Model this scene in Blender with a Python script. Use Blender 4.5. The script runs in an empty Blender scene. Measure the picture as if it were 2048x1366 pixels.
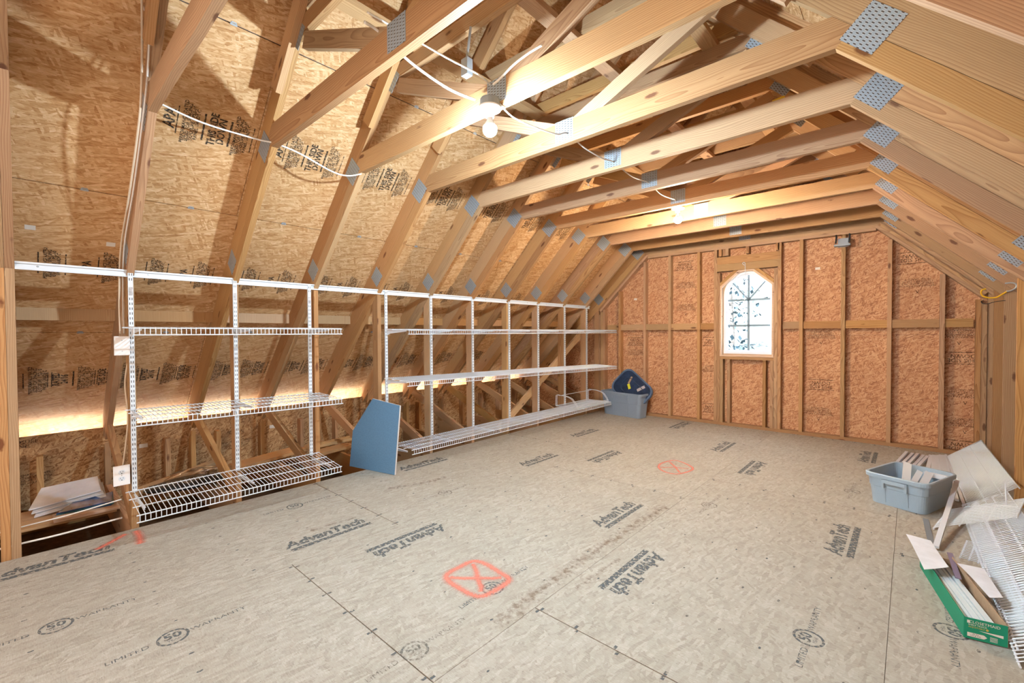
import bpy, math, random
from mathutils import Matrix, Vector
random.seed(7)
S = bpy.context.scene
COL = S.collection
# ---------------------------------------------------------------- camera, sky, light, exposure
PSI, PITCH, ROLL, HC = .7318, -.0183, -.0051, 1.2574
_d = Vector((-math.sin(PSI)*math.cos(PITCH), math.cos(PSI)*math.cos(PITCH), math.sin(PITCH)))
_r = Vector((math.cos(PSI), math.sin(PSI), 0)); _u = _r.cross(_d)
_r, _u = _r*math.cos(ROLL)+_u*math.sin(ROLL), _u*math.cos(ROLL)-_r*math.sin(ROLL)
cam = bpy.data.cameras.new('camera'); cam.sensor_width = 36; cam.lens = 887.78/2048*36; cam.clip_start = .02; cam.clip_end = 400
co = bpy.data.objects.new('camera', cam); COL.objects.link(co)
co.matrix_world = Matrix(((_r.x, _u.x, -_d.x, 0), (_r.y, _u.y, -_d.y, 0), (_r.z, _u.z, -_d.z, HC), (0, 0, 0, 1)))
S.camera = co
S.view_settings.view_transform = 'Standard'; S.view_settings.look = 'None'
S.view_settings.gamma = 1; S.view_settings.use_curve_mapping = False
S.view_settings.exposure = 0.55
S.cycles.use_denoising = True
S.cycles.max_bounces = 10; S.cycles.diffuse_bounces = 6; S.cycles.transparent_max_bounces = 12
S.cycles.sample_clamp_indirect = 6
w = bpy.data.worlds.new('sky'); S.world = w; w.use_nodes = True
bg = w.node_tree.nodes['Background']; bg.inputs[0].default_value = (.72, .86, 1, 1); bg.inputs[1].default_value = 9.0
sun = bpy.data.lights.new('sun', 'SUN'); sun.energy = 95.0; sun.angle = .01; sun.color = (1, .97, .93)
so = bpy.data.objects.new('sun', sun); COL.objects.link(so); so.rotation_euler = (math.radians(38), 0, math.radians(-65))
fl = bpy.data.lights.new('rear_fill', 'AREA'); fl.shape = 'RECTANGLE'; fl.size = 4.0; fl.size_y = 1.9; fl.energy = 84; fl.color = (1, .88, .77)  # added fill behind the camera, standing in for daylight from that end
fo = bpy.data.objects.new('rear_fill', fl); COL.objects.link(fo); fo.location = (-.9, -2.1, 1.3); fo.rotation_euler = (math.radians(84), 0, 0)
BULB1 = 3500.0   # emission of the cool near bulb
BULB2 = 2500.0   # emission of the warm far bulb

# ---------------------------------------------------------------- material helpers
def nm(name):
    m = bpy.data.materials.new(name); m.use_nodes = True
    nt = m.node_tree; nt.nodes.clear()
    out = nt.nodes.new('ShaderNodeOutputMaterial'); b = nt.nodes.new('ShaderNodeBsdfPrincipled')
    nt.links.new(b.outputs[0], out.inputs[0])
    return m, nt, b, out
class NT:
    def __init__(s, nt): s.nt = nt; s.N = nt.nodes; s.L = nt.links
    def n(s, t, **k):
        x = s.N.new('ShaderNode'+t)
        for a, v in k.items(): setattr(x, a, v)
        return x
    def put(s, sock, v):
        if isinstance(v, bpy.types.NodeSocket): s.L.new(v, sock)
        elif v is not None: sock.default_value = v
    def math(s, op, a, b=None, clamp=False):
        x = s.n('Math', operation=op, use_clamp=clamp); s.put(x.inputs[0], a)
        if b is not None: s.put(x.inputs[1], b)
        return x.outputs[0]
    def vm(s, op, a, b=None):
        x = s.n('VectorMath', operation=op); s.put(x.inputs[0], a)
        if b is not None: s.put(x.inputs[1], b)
        return x.outputs[0] if op != 'LENGTH' else x.outputs[1]
    def mix(s, f, a, b, blend='MIX'):
        x = s.n('Mix', data_type='RGBA', blend_type=blend); s.put(x.inputs[0], f); s.put(x.inputs[6], a); s.put(x.inputs[7], b)
        return x.outputs[2]
    def ramp(s, f, stops):
        x = s.n('ValToRGB'); e = x.color_ramp.elements
        while len(e) < len(stops): e.new(.5)
        for i, (p, c) in enumerate(stops): e[i].position = p; e[i].color = (*c, 1) if len(c) == 3 else c
        s.put(x.inputs[0], f); return x.outputs[0]
    def noise(s, v, scale, detail=2, rough=.5, out=0):
        x = s.n('TexNoise'); s.put(x.inputs['Vector'], v); x.inputs['Scale'].default_value = scale
        x.inputs['Detail'].default_value = detail; x.inputs['Roughness'].default_value = rough
        return x.outputs[out]
    def mr(s, v, a, b, c=0, d=1):
        x = s.n('MapRange'); s.put(x.inputs[0], v)
        for i, q in enumerate((a, b, c, d)): x.inputs[1+i].default_value = q
        return x.outputs[0]
    def objco(s, spread=37.):
        t = s.n('TexCoord'); i = s.n('ObjectInfo')
        o = s.vm('MULTIPLY', s.vm('ADD', i.outputs['Random'], (0, 0, 0)), (spread, spread*.37, spread*.71))
        return s.vm('ADD', t.outputs['Object'], o), i.outputs['Random'], t
def C4(c): return (*c, 1)

def pine(name, base, late, knot=(.13, .045, .02), grain=.55, var=.22, rough=.62):
    m, nt, b, _ = nm(name); T = NT(nt)
    P, R, t = T.objco()
    low = T.noise(T.vm('MULTIPLY', P, (1.1, 5, 5)), 1.0, 2, .5, 1)
    low2 = T.vm('MULTIPLY', T.vm('SUBTRACT', low, (.5, .5, .5)), (0, .09, .09))
    Q = T.vm('ADD', T.vm('MULTIPLY', P, (.06, 1, 1)), low2)
    # growth rings about a pith that lies just outside the board
    sp = T.n('SeparateXYZ'); T.put(sp.inputs[0], T.vm('ADD', T.vm('MULTIPLY', t.outputs['Object'], (.05, 1, 1)), low2))
    yy = T.math('ADD', sp.outputs[1], T.math('MULTIPLY', T.math('SUBTRACT', R, .5), .10))
    zz = T.math('ADD', sp.outputs[2], T.math('ADD', T.math('MULTIPLY', R, .14), -.09))
    r = T.math('SQRT', T.math('ADD', T.math('MULTIPLY', yy, yy), T.math('MULTIPLY', zz, zz)))
    ring = T.math('FRACT', T.math('MULTIPLY', r, 125))
    ring = T.math('POWER', ring, 2.2)
    fib = T.noise(T.vm('MULTIPLY', P, (6, 260, 260)), 1.0, 2, .6)
    col = T.mix(T.math('MULTIPLY', ring, grain, True), C4(base), C4(late))
    col = T.mix(T.mr(fib, .35, .7, 0, .32), col, C4(late))
    blot = T.noise(T.vm('MULTIPLY', P, (1.6, 9, 9)), 1., 3, .55)
    col = T.mix(T.mr(blot, .45, .75, 0, .35), col, C4(tuple(x*.72 for x in base)))
    v = T.n('TexVoronoi'); T.put(v.inputs['Vector'], T.vm('MULTIPLY', P, (3.1, 9, 9))); v.inputs['Scale'].default_value = 1
    dist = T.math('ADD', v.outputs['Distance'], T.math('MULTIPLY', T.noise(P, 60, 1), .06))
    col = T.mix(T.mr(dist, .115, .175, .85, 0), col, C4(knot))
    hs = T.n('HueSaturation'); T.put(hs.inputs['Color'], col)
    T.put(hs.inputs['Value'], T.mr(R, 0, 1, 1-var, 1+var*.55))
    r2 = T.math('FRACT', T.math('MULTIPLY', R, 17.3))
    T.put(hs.inputs['Saturation'], T.mr(r2, 0, 1, .84, 1.1))
    T.put(hs.inputs['Hue'], T.mr(T.math('FRACT', T.math('MULTIPLY', R, 7.7)), 0, 1, .492, .506))
    nt.links.new(hs.outputs[0], b.inputs['Base Color']); b.inputs['Roughness'].default_value = rough
    b.inputs['Specular IOR Level'].default_value = .25
    bp = T.n('Bump'); bp.inputs['Strength'].default_value = .18; bp.inputs['Distance'].default_value = .002
    T.put(bp.inputs['Height'], fib); nt.links.new(bp.outputs[0], b.inputs['Normal'])
    return m

def osb(name, cols, scale=1., angles=(0, 22, -28, 63, -6), keep=(.0, .45, .45, .62, .5), contrast=1., speck=.5, blot=.25, aspect=3.6, grain=(30, 150, 1), wobble=1., bump=.15):
    m, nt, b, _ = nm(name); T = NT(nt)
    P, R, t = T.objco(11.)
    wob = T.vm('MULTIPLY', T.vm('SUBTRACT', T.noise(P, 22/scale, 2, .6, 1), (.5, .5, .5)), (.007*scale*wobble, .007*scale*wobble, .0))
    P2 = T.vm('ADD', P, wob)
    val = None
    for i, (a, k) in enumerate(zip(angles, keep)):
        ro = T.n('VectorRotate', rotation_type='Z_AXIS'); T.put(ro.inputs['Vector'], P2); ro.inputs['Angle'].default_value = math.radians(a)
        sc = T.vm('MULTIPLY', T.vm('ADD', ro.outputs[0], (i*3.17, i*1.91, 0)), (12/scale, 12*aspect/scale, 1))
        v = T.n('TexVoronoi', voronoi_dimensions='2D'); T.put(v.inputs['Vector'], sc); v.inputs['Scale'].default_value = 1
        sp = T.n('SeparateColor'); T.put(sp.inputs[0], v.outputs['Color'])
        if val is None: val = sp.outputs[0]
        else:
            f = T.math('GREATER_THAN', sp.outputs[1], k)
            x = T.n('Mix', data_type='FLOAT'); T.put(x.inputs[0], f); T.put(x.inputs[2], val); T.put(x.inputs[3], sp.outputs[0]); val = x.outputs[0]
    fine = T.noise(T.vm('MULTIPLY', P2, grain), 1/scale, 3, .65)
    val = T.math('ADD', T.math('MULTIPLY', T.math('SUBTRACT', val, .5), contrast), T.mr(fine, .3, .7, .26, .74))
    n = len(cols); col = T.ramp(val, [(i/(n-1), c) for i, c in enumerate(cols)])
    bl = T.noise(P, 2.2, 3, .6); col = T.mix(T.mr(bl, .4, .75, 0, blot), col, C4(cols[0]))
    sk = T.noise(T.vm('MULTIPLY', P2, (1, 2.2, 1)), 75/scale, 2, .5)
    col = T.mix(T.mr(sk, .70, .76, 0, speck), col, C4(tuple(c*.28 for c in cols[0])))
    nt.links.new(col, b.inputs['Base Color']); b.inputs['Roughness'].default_value = .7; b.inputs['Specular IOR Level'].default_value = .2
    bp = T.n('Bump'); bp.inputs['Strength'].default_value = bump; bp.inputs['Distance'].default_value = .003
    T.put(bp.inputs['Height'], val); nt.links.new(bp.outputs[0], b.inputs['Normal'])
    return m

def plain(name, c, rough=.5, metal=0., spec=.4, nscale=0, namt=.1, alpha=None):
    m, nt, b, _ = nm(name); T = NT(nt)
    if nscale:
        P, R, t = T.objco()
        f = T.noise(P, nscale, 4, .6)
        nt.links.new(T.mix(T.mr(f, .3, .7, 0, 1), C4(tuple(x*(1-namt) for x in c)), C4(tuple(min(1, x*(1+namt)) for x in c))), b.inputs['Base Color'])
    else: b.inputs['Base Color'].default_value = C4(c)
    b.inputs['Roughness'].default_value = rough; b.inputs['Metallic'].default_value = metal; b.inputs['Specular IOR Level'].default_value = spec
    return m

def ink(name, c, strength=.8, scale=90, cut=(.38, .56)):
    m, nt, b, out = nm(name); T = NT(nt)
    b.inputs['Base Color'].default_value = C4(c); b.inputs['Roughness'].default_value = .8
    t = T.n('TexCoord'); f = T.noise(t.outputs['Object'], scale, 3, .6)
    tr = T.n('BsdfTransparent'); mx = T.n('MixShader'); T.put(mx.inputs[0], T.mr(f, cut[0], cut[1], 0, strength))
    nt.links.new(tr.outputs[0], mx.inputs[1]); nt.links.new(b.outputs[0], mx.inputs[2]); nt.links.new(mx.outputs[0], out.inputs[0])
    return m

def spray(name, c, top=.82, scale=160, amt=1.1, lo=.05, hi=.75):
    m, nt, b, out = nm(name); T = NT(nt)
    b.inputs['Base Color'].default_value = C4(c); b.inputs['Roughness'].default_value = .7
    t = T.n('TexCoord'); at = T.n('UVMap')
    sp = T.n('SeparateXYZ'); T.put(sp.inputs[0], at.outputs[0])
    e = T.math('SUBTRACT', 1, T.math('ABSOLUTE', T.math('SUBTRACT', T.math('MULTIPLY', sp.outputs[1], 2), 1)))
    f = T.noise(t.outputs['Object'], scale, 4, .7)
    a = T.mr(T.math('ADD', e, T.math('MULTIPLY', T.math('SUBTRACT', f, .5), amt)), lo, hi, 0, top)
    tr = T.n('BsdfTransparent'); mx = T.n('MixShader'); T.put(mx.inputs[0], a)
    nt.links.new(tr.outputs[0], mx.inputs[1]); nt.links.new(b.outputs[0], mx.inputs[2]); nt.links.new(mx.outputs[0], out.inputs[0])
    return m

def galv(name, c):
    m, nt, b, _ = nm(name); T = NT(nt)
    t = T.n('TexCoord'); P = t.outputs['Object']
    br = T.n('TexBrick'); T.put(br.inputs['Vector'], P); br.offset = .5; br.inputs['Scale'].default_value = 1
    br.inputs['Brick Width'].default_value = .0125; br.inputs['Row Height'].default_value = .019; br.inputs['Mortar Size'].default_value = .0034; br.inputs['Mortar Smooth'].default_value = .1
    # slots: dark short punches in rows
    sp = T.n('SeparateXYZ'); T.put(sp.inputs[0], P)
    u = T.math('ABSOLUTE', T.math('SUBTRACT', T.math('FRACT', T.math('MULTIPLY', sp.outputs[0], 46)), .5))
    row = T.math('FLOOR', T.math('MULTIPLY', sp.outputs[0], 46))
    v = T.math('ABSOLUTE', T.math('SUBTRACT', T.math('FRACT', T.math('ADD', T.math('MULTIPLY', sp.outputs[1], 72), T.math('MULTIPLY', row, .5))), .5))
    slot = T.math('MULTIPLY', T.math('LESS_THAN', u, .27), T.math('LESS_THAN', v, .19))
    tooth = T.math('MULTIPLY', T.math('LESS_THAN', u, .27), T.math('MULTIPLY', T.math('GREATER_THAN', v, .19), T.math('LESS_THAN', v, .3)))
    n = T.noise(P, 40, 3, .6)
    col = T.mix(T.mr(n, .3, .7, 0, .5), C4(c), C4(tuple(x*.75 for x in c)))
    col = T.mix(T.math('MULTIPLY', tooth, .55), col, (.85, .85, .85, 1))
    col = T.mix(T.math('MULTIPLY', slot, .9), col, (.06, .045, .035, 1))
    nt.links.new(col, b.inputs['Base Color']); b.inputs['Metallic'].default_value = .35; b.inputs['Roughness'].default_value = .42
    return m

def emit(name, c, s):
    m, nt, b, out = nm(name); T = NT(nt)
    e = T.n('Emission'); e.inputs[0].default_value = C4(c); e.inputs[1].default_value = s
    nt.links.new(e.outputs[0], out.inputs[0]); return m

def glass(name, tint=(.95, .98, 1), refl=.06):
    m, nt, b, out = nm(name); T = NT(nt)
    tr = T.n('BsdfTransparent'); tr.inputs[0].default_value = C4(tint)
    g = T.n('BsdfGlossy'); g.inputs['Roughness'].default_value = .02
    mx = T.n('MixShader'); mx.inputs[0].default_value = refl
    nt.links.new(tr.outputs[0], mx.inputs[1]); nt.links.new(g.outputs[0], mx.inputs[2]); nt.links.new(mx.outputs[0], out.inputs[0]); return m

M = {}
M['pine'] = pine('pine_lumber', (.53, .325, .155), (.30, .145, .06), grain=.85)
M['pine_pale'] = pine('pine_lumber_pale', (.60, .39, .20), (.40, .21, .085), var=.16, grain=.7)
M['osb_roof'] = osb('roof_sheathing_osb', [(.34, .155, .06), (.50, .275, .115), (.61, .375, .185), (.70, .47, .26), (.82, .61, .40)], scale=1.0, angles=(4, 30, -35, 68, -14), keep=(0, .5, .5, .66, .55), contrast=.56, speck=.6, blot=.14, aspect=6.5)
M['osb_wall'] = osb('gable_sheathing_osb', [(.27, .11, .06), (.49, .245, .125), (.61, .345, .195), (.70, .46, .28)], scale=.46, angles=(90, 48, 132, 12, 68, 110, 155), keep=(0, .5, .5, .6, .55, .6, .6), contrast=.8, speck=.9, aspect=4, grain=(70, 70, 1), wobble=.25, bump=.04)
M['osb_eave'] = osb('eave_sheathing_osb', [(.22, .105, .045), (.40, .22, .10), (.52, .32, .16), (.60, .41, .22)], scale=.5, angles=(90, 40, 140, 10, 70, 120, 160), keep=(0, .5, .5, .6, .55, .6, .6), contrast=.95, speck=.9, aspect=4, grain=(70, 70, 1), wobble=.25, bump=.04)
M['osb_floor'] = osb('subfloor_panel', [(.27, .245, .20), (.365, .34, .29), (.41, .39, .34), (.50, .48, .435)], scale=.62, angles=(90, 72, 110, 40, 96), contrast=.55, speck=.8, blot=.25)
M['galv'] = galv('galvanised_steel', (.36, .44, .52))
M['steel'] = plain('galvanised_plain', (.45, .5, .55), .4, .5)
M['white'] = plain('white_epoxy_coat', (.68, .75, .83), .38, 0, .45)
M['white_dim'] = plain('white_paint', (.66, .71, .78), .45)
M['slot'] = plain('slot_dark', (.05, .05, .055), .8)
M['ink'] = ink('black_stamp_ink', (.022, .02, .02), .86, 70, (.34, .5))
M['ink_floor'] = ink('blue_grey_stamp_ink', (.10, .125, .14), .78, 60, (.36, .52))
M['ink_faint'] = ink('faint_stamp_ink', (.12, .145, .15), .6, 60, (.4, .6))
M['spray'] = spray('orange_marking_paint', (.90, .24, .17), .72, 130, 1.5, .1, 1.0)
M['dirt'] = spray('brown_floor_dirt', (.24, .15, .09), .5, 30, 5.0, .45, 1.6)
M['cable'] = plain('white_cable_jacket', (.80, .80, .78), .4)
M['cable_tan'] = plain('tan_cable_jacket', (.62, .52, .40), .5)
M['blue'] = plain('blue_grey_board', (.115, .235, .385), .7, 0, .2, 120, .12)
M['edge'] = plain('chalky_board_edge', (.62, .62, .62), .8)
M['tote'] = plain('grey_blue_tote_plastic', (.24, .31, .41), .45, 0, .4, 300, .06)
M['tote_pale'] = plain('pale_grey_tote_plastic', (.36, .47, .57), .4, 0, .45, 300, .05)
M['lid'] = plain('navy_lid_plastic', (.016, .035, .085), .35, 0, .5, 9, .5)
M['label_yellow'] = plain('yellow_label', (.62, .62, .03), .6)
M['label_tape'] = plain('yellow_tape', (.75, .55, .05), .5)
M['silver'] = plain('torn_tape', (.45, .44, .46), .5, 0, .4, 60, .4)
M['green'] = plain('green_carton_print', (.012, .26, .15), .55, 0, .3)
M['kraft'] = plain('kraft_board', (.42, .30, .20), .8, 0, .2, 40, .1)
M['print_white'] = plain('carton_white_print', (.72, .70, .66), .7)
M['print_gold'] = plain('carton_gold_print', (.55, .40, .08), .7)
M['paper'] = plain('white_paper', (.74, .79, .87), .8, 0, .2, 14, .06)
M['shelf_track'] = plain('white_shelf_track', (.66, .77, .82), .4)
M['bluewrap'] = plain('blue_plastic_wrap', (.03, .07, .20), .25, 0, .6, 18, .6)
M['teal'] = plain('teal_plastic', (.05, .17, .22), .3, 0, .5, 18, .4)
M['purple'] = plain('purple_grey_strip', (.20, .17, .26), .5)
M['black'] = plain('black_plastic', (.02, .022, .025), .4)
M['clear'] = glass('clear_plastic_bag', (.93, .93, .93), .25)
M['grey'] = plain('grey_metal', (.25, .28, .31), .45, .3)
M['yellow'] = plain('yellow_vinyl_dip', (.75, .46, .02), .4)
M['hookgrey'] = plain('grey_vinyl_dip', (.42, .46, .48), .4)
M['ceramic'] = plain('white_porcelain', (.85, .86, .88), .25)
M['vinyl'] = plain('white_vinyl_window', (.74, .79, .9), .35)
M['jamb'] = pine('pale_jamb_wood', (.66, .47, .33), (.52, .33, .21), var=.06)
M['glass'] = glass('window_glass')
M['drywall'] = plain('dark_brown_drywall', (.10, .06, .035), .95, 0, .1, 30, .3)  # mottled dark brown, also used under the floor panels
M['bulb1'] = emit('cool_led_glow', (.70, .88, 1), BULB1)
M['bulb2'] = emit('warm_bulb_glow', (1, .80, .58), BULB2)
M['ground'] = plain('outside_grass', (.045, .055, .055), .95, 0, .1, .35, .45)
M['leaf'] = plain('pale_leaves', (.022, .042, .052), .8, 0, .2, 3, .4)
M['bark'] = plain('grey_bark', (.16, .13, .11), .9, 0, .1, 8, .3)
M['backing'] = plain('dark_backing', (.045, .055, .085), .9)

# ---------------------------------------------------------------- geometry helpers
WM = {}
def link(o, parent=None, Mw=None):
    COL.objects.link(o)
    Mw = Mw if Mw is not None else Matrix.Identity(4)
    WM[o.name] = Mw
    if parent is not None:
        o.parent = parent; o.matrix_basis = WM[parent.name].inverted() @ Mw
    else: o.matrix_basis = Mw
    return o
def props(o, label=None, cat=None, group=None, kind=None):
    if label: o['label'] = label
    if cat: o['category'] = cat
    if group: o['group'] = group
    if kind: o['kind'] = kind
    return o
def empty(name, loc, label=None, cat=None, group=None, kind=None, Mw=None):
    o = bpy.data.objects.new(name, None); o.empty_display_size = .1
    link(o, None, Mw if Mw is not None else Matrix.Translation(Vector(loc)))
    return props(o, label, cat, group, kind)
def meshob(name, verts, faces, mat, parent=None, Mw=None, smooth=False, uv=None):
    me = bpy.data.meshes.new(name); me.from_pydata([tuple(v) for v in verts], [], faces)
    if mat: me.materials.append(M[mat] if isinstance(mat, str) else mat)
    if smooth: me.polygons.foreach_set('use_smooth', [True]*len(me.polygons))
    if uv:
        l = me.uv_layers.new(name='UVMap')
        for p in me.polygons:
            for li in p.loop_indices: l.data[li].uv = uv[me.loops[li].vertex_index]
    me.update()
    return link(bpy.data.objects.new(name, me), parent, Mw)
def frame(origin, ex, ey=None, ez=None):
    ex = Vector(ex).normalized()
    if ey is not None:
        ey = Vector(ey); ey = (ey-ex*ey.dot(ex)).normalized(); ez = ex.cross(ey)
    else:
        ez = Vector(ez); ez = (ez-ex*ez.dot(ex)).normalized(); ey = ez.cross(ex)
    o = Vector(origin)
    return Matrix(((ex.x, ey.x, ez.x, o.x), (ex.y, ey.y, ez.y, o.y), (ex.z, ey.z, ez.z, o.z), (0, 0, 0, 1)))
def prism_data(poly, h0, h1):
    n = len(poly); v = [(x, y, h0) for x, y in poly]+[(x, y, h1) for x, y in poly]
    a = sum(poly[i][0]*poly[(i+1) % n][1]-poly[(i+1) % n][0]*poly[i][1] for i in range(n))
    f = [tuple(range(n-1, -1, -1)), tuple(range(n, 2*n))]+[(i, (i+1) % n, n+(i+1) % n, n+i) for i in range(n)]
    if a < 0: f = [tuple(reversed(q)) for q in f]
    return v, f
def xz(name, poly, y0, y1, mat, parent=None, ax=None):
    """board cut as a polygon in the X-Z plane, from y0 to y1; its grain follows ax (default: first edge)"""
    p0 = Vector((poly[0][0], y1, poly[0][1]))
    ax = ax or (poly[1][0]-poly[0][0], poly[1][1]-poly[0][1])
    Mw = frame(p0, (ax[0], 0, ax[1]), ez=(0, -1, 0)); I = Mw.inverted()
    loc = [(I @ Vector((x, y1, z)))[:2] for x, z in poly]
    v, f = prism_data(loc, 0, y1-y0)
    return meshob(name, v, f, mat, parent, Mw)
def box(name, x0, x1, y0, y1, z0, z1, mat, parent=None):
    d = (x1-x0, y1-y0, z1-z0); k = max(range(3), key=lambda i: d[i])
    o = Vector(((x0+x1)/2, (y0+y1)/2, (z0+z1)/2))
    Mw = [frame(o, (1, 0, 0), (0, 1, 0)), frame(o, (0, 1, 0), (0, 0, 1)), frame(o, (0, 0, 1), (1, 0, 0))][k]
    d = (d[k], d[(k+1) % 3], d[(k+2) % 3])
    return meshob(name, *boxdata(d), mat, parent, Mw)
def boxdata(d, c=(0, 0, 0)):
    a, b, e = d[0]/2, d[1]/2, d[2]/2
    v = [(c[0]+sx*a, c[1]+sy*b, c[2]+sz*e) for sz in (-1, 1) for sy in (-1, 1) for sx in (-1, 1)]
    return v, [(0, 2, 3, 1), (4, 5, 7, 6), (0, 1, 5, 4), (2, 6, 7, 3), (0, 4, 6, 2), (1, 3, 7, 5)]
def obox(name, Mw, d, mat, parent=None, c=(0, 0, 0)):
    return meshob(name, *boxdata(d, c), mat, parent, Mw)
def plank(name, p0, p1, up, wd, th, mat, parent=None):
    """plank from p0 to p1 (centre line), wd across, th along 'up'"""
    p0, p1 = Vector(p0), Vector(p1); L = (p1-p0).length
    Mw = frame((p0+p1)/2, p1-p0, ez=up)
    return meshob(name, *boxdata((L, wd, th)), mat, parent, Mw)
class MB:
    def __init__(s): s.v = []; s.f = []
    def add(s, v, f):
        n = len(s.v); s.v += [tuple(x) for x in v]; s.f += [tuple(i+n for i in q) for q in f]
    def box(s, d, c): s.add(*boxdata(d, c))
    def tube(s, pts, r, n=6, cap=True):
        pts = [Vector(p) for p in pts]; base = len(s.v); prev = None
        for i, p in enumerate(pts):
            t = (pts[min(i+1, len(pts)-1)]-pts[max(i-1, 0)]).normalized()
            if prev is None:
                a = Vector((0, 0, 1)) if abs(t.z) < .9 else Vector((1, 0, 0))
                u = t.cross(a).normalized()
            else: u = (prev-t*prev.dot(t)).normalized()
            prev = u; v2 = t.cross(u)
            for k in range(n):
                q = 2*math.pi*k/n; s.v.append(tuple(p+u*r*math.cos(q)+v2*r*math.sin(q)))
        for i in range(len(pts)-1):
            for k in range(n):
                s.f.append((base+i*n+k, base+i*n+(k+1) % n, base+(i+1)*n+(k+1) % n, base+(i+1)*n+k))
        if cap:
            s.f.append(tuple(base+k for k in range(n-1, -1, -1))); e = base+(len(pts)-1)*n; s.f.append(tuple(e+k for k in range(n)))
    def lathe(s, prof, c, n=24, axis='z'):
        base = len(s.v)
        for r, z in prof:
            for k in range(n):
                q = 2*math.pi*k/n; s.v.append((c[0]+r*math.cos(q), c[1]+r*math.sin(q), c[2]+z))
        for i in range(len(prof)-1):
            for k in range(n):
                s.f.append((base+i*n+k, base+i*n+(k+1) % n, base+(i+1)*n+(k+1) % n, base+(i+1)*n+k))
    def build(s, name, mat, parent=None, Mw=None, smooth=False): return meshob(name, s.v, s.f, mat, parent, Mw, smooth)
def spline(pts, n=8):
    pts = [Vector(p) for p in pts]; out = []
    for i in range(len(pts)-1):
        a = pts[max(i-1, 0)]; b = pts[i]; c = pts[i+1]; d = pts[min(i+2, len(pts)-1)]
        for k in range(n):
            t = k/n
            out.append(.5*((2*b)+(c-a)*t+(2*a-5*b+4*c-d)*t*t+(3*b-a-3*c+d)*t**3))
    return out+[pts[-1]]
def copy_tree(o, Mw, parent=None):
    c = o.copy(); COL.objects.link(c); WM[c.name] = Mw
    if parent is not None: c.parent = parent; c.matrix_basis = WM[parent.name].inverted() @ Mw
    else: c.matrix_basis = Mw
    for ch in list(o.children): copy_tree(ch, Mw @ WM[o.name].inverted() @ WM[ch.name], c)
    return c
_txt = {}
def text(name, body, size, Mw, mat, parent, sx=1., bold=0., slant=0.):
    """flat printed lettering, centred on Mw's origin, reading along its X axis"""
    key = (body, size, sx, bold, slant)
    if key not in _txt:
        cu = bpy.data.curves.new('lettering', 'FONT'); cu.body = body; cu.size = size; cu.align_x = 'CENTER'; cu.align_y = 'CENTER'
        cu.resolution_u = 2; cu.offset = bold; cu.space_line = .82; cu.shear = slant
        tmp = bpy.data.objects.new('lettering', cu); COL.objects.link(tmp)
        me = bpy.data.meshes.new_from_object(tmp); bpy.data.objects.remove(tmp); bpy.data.curves.remove(cu)
        for v in me.vertices: v.co.x *= sx
        _txt[key] = me
    me = _txt[key].copy(); me.materials.clear(); me.materials.append(M[mat])
    return link(bpy.data.objects.new(name, me), parent, Mw)

# ---------------------------------------------------------------- main dimensions
CL, CR, ZC, SL = -3.0106, -.2447, 2.4442, 1.0     # collar corners, collar underside, roof slope
CO = math.cos(math.atan(SL)); SI = SL*CO
XM = (CL+CR)/2
KL, KR = -3.81, .564                               # knee wall faces
YG = 6.365                                         # gable framing face
YR = -2.25                                         # rear end
def Yk(k): return 1.0908+.61*k if k > -2 else -.044
def ft(x, y): return (x*1.0005-.0022*y+.0082, y*1.0044-.0116*x-.0089)   # site survey correction for things on the floor
def LP(s, t, side=-1):
    """point on the roof slope: s up the slope from the collar corner, t out from the lower rafter face"""
    if side < 0: return (CL+s*CO-t*SI, ZC+s*SI+t*CO)
    return (CR-s*CO+t*SI, ZC+s*SI+t*CO)
S_AP = (XM-CL)/CO
def s_of_x(x, t, side=-1): return ((x-CL)+t*SI)/CO if side < 0 else ((CR-x)+t*SI)/CO
ORD = ['', 'first', 'second', 'third', 'fourth', 'fifth', 'sixth', 'seventh', 'eighth', 'ninth', 'tenth', 'eleventh', 'twelfth', 'thirteenth']

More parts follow.
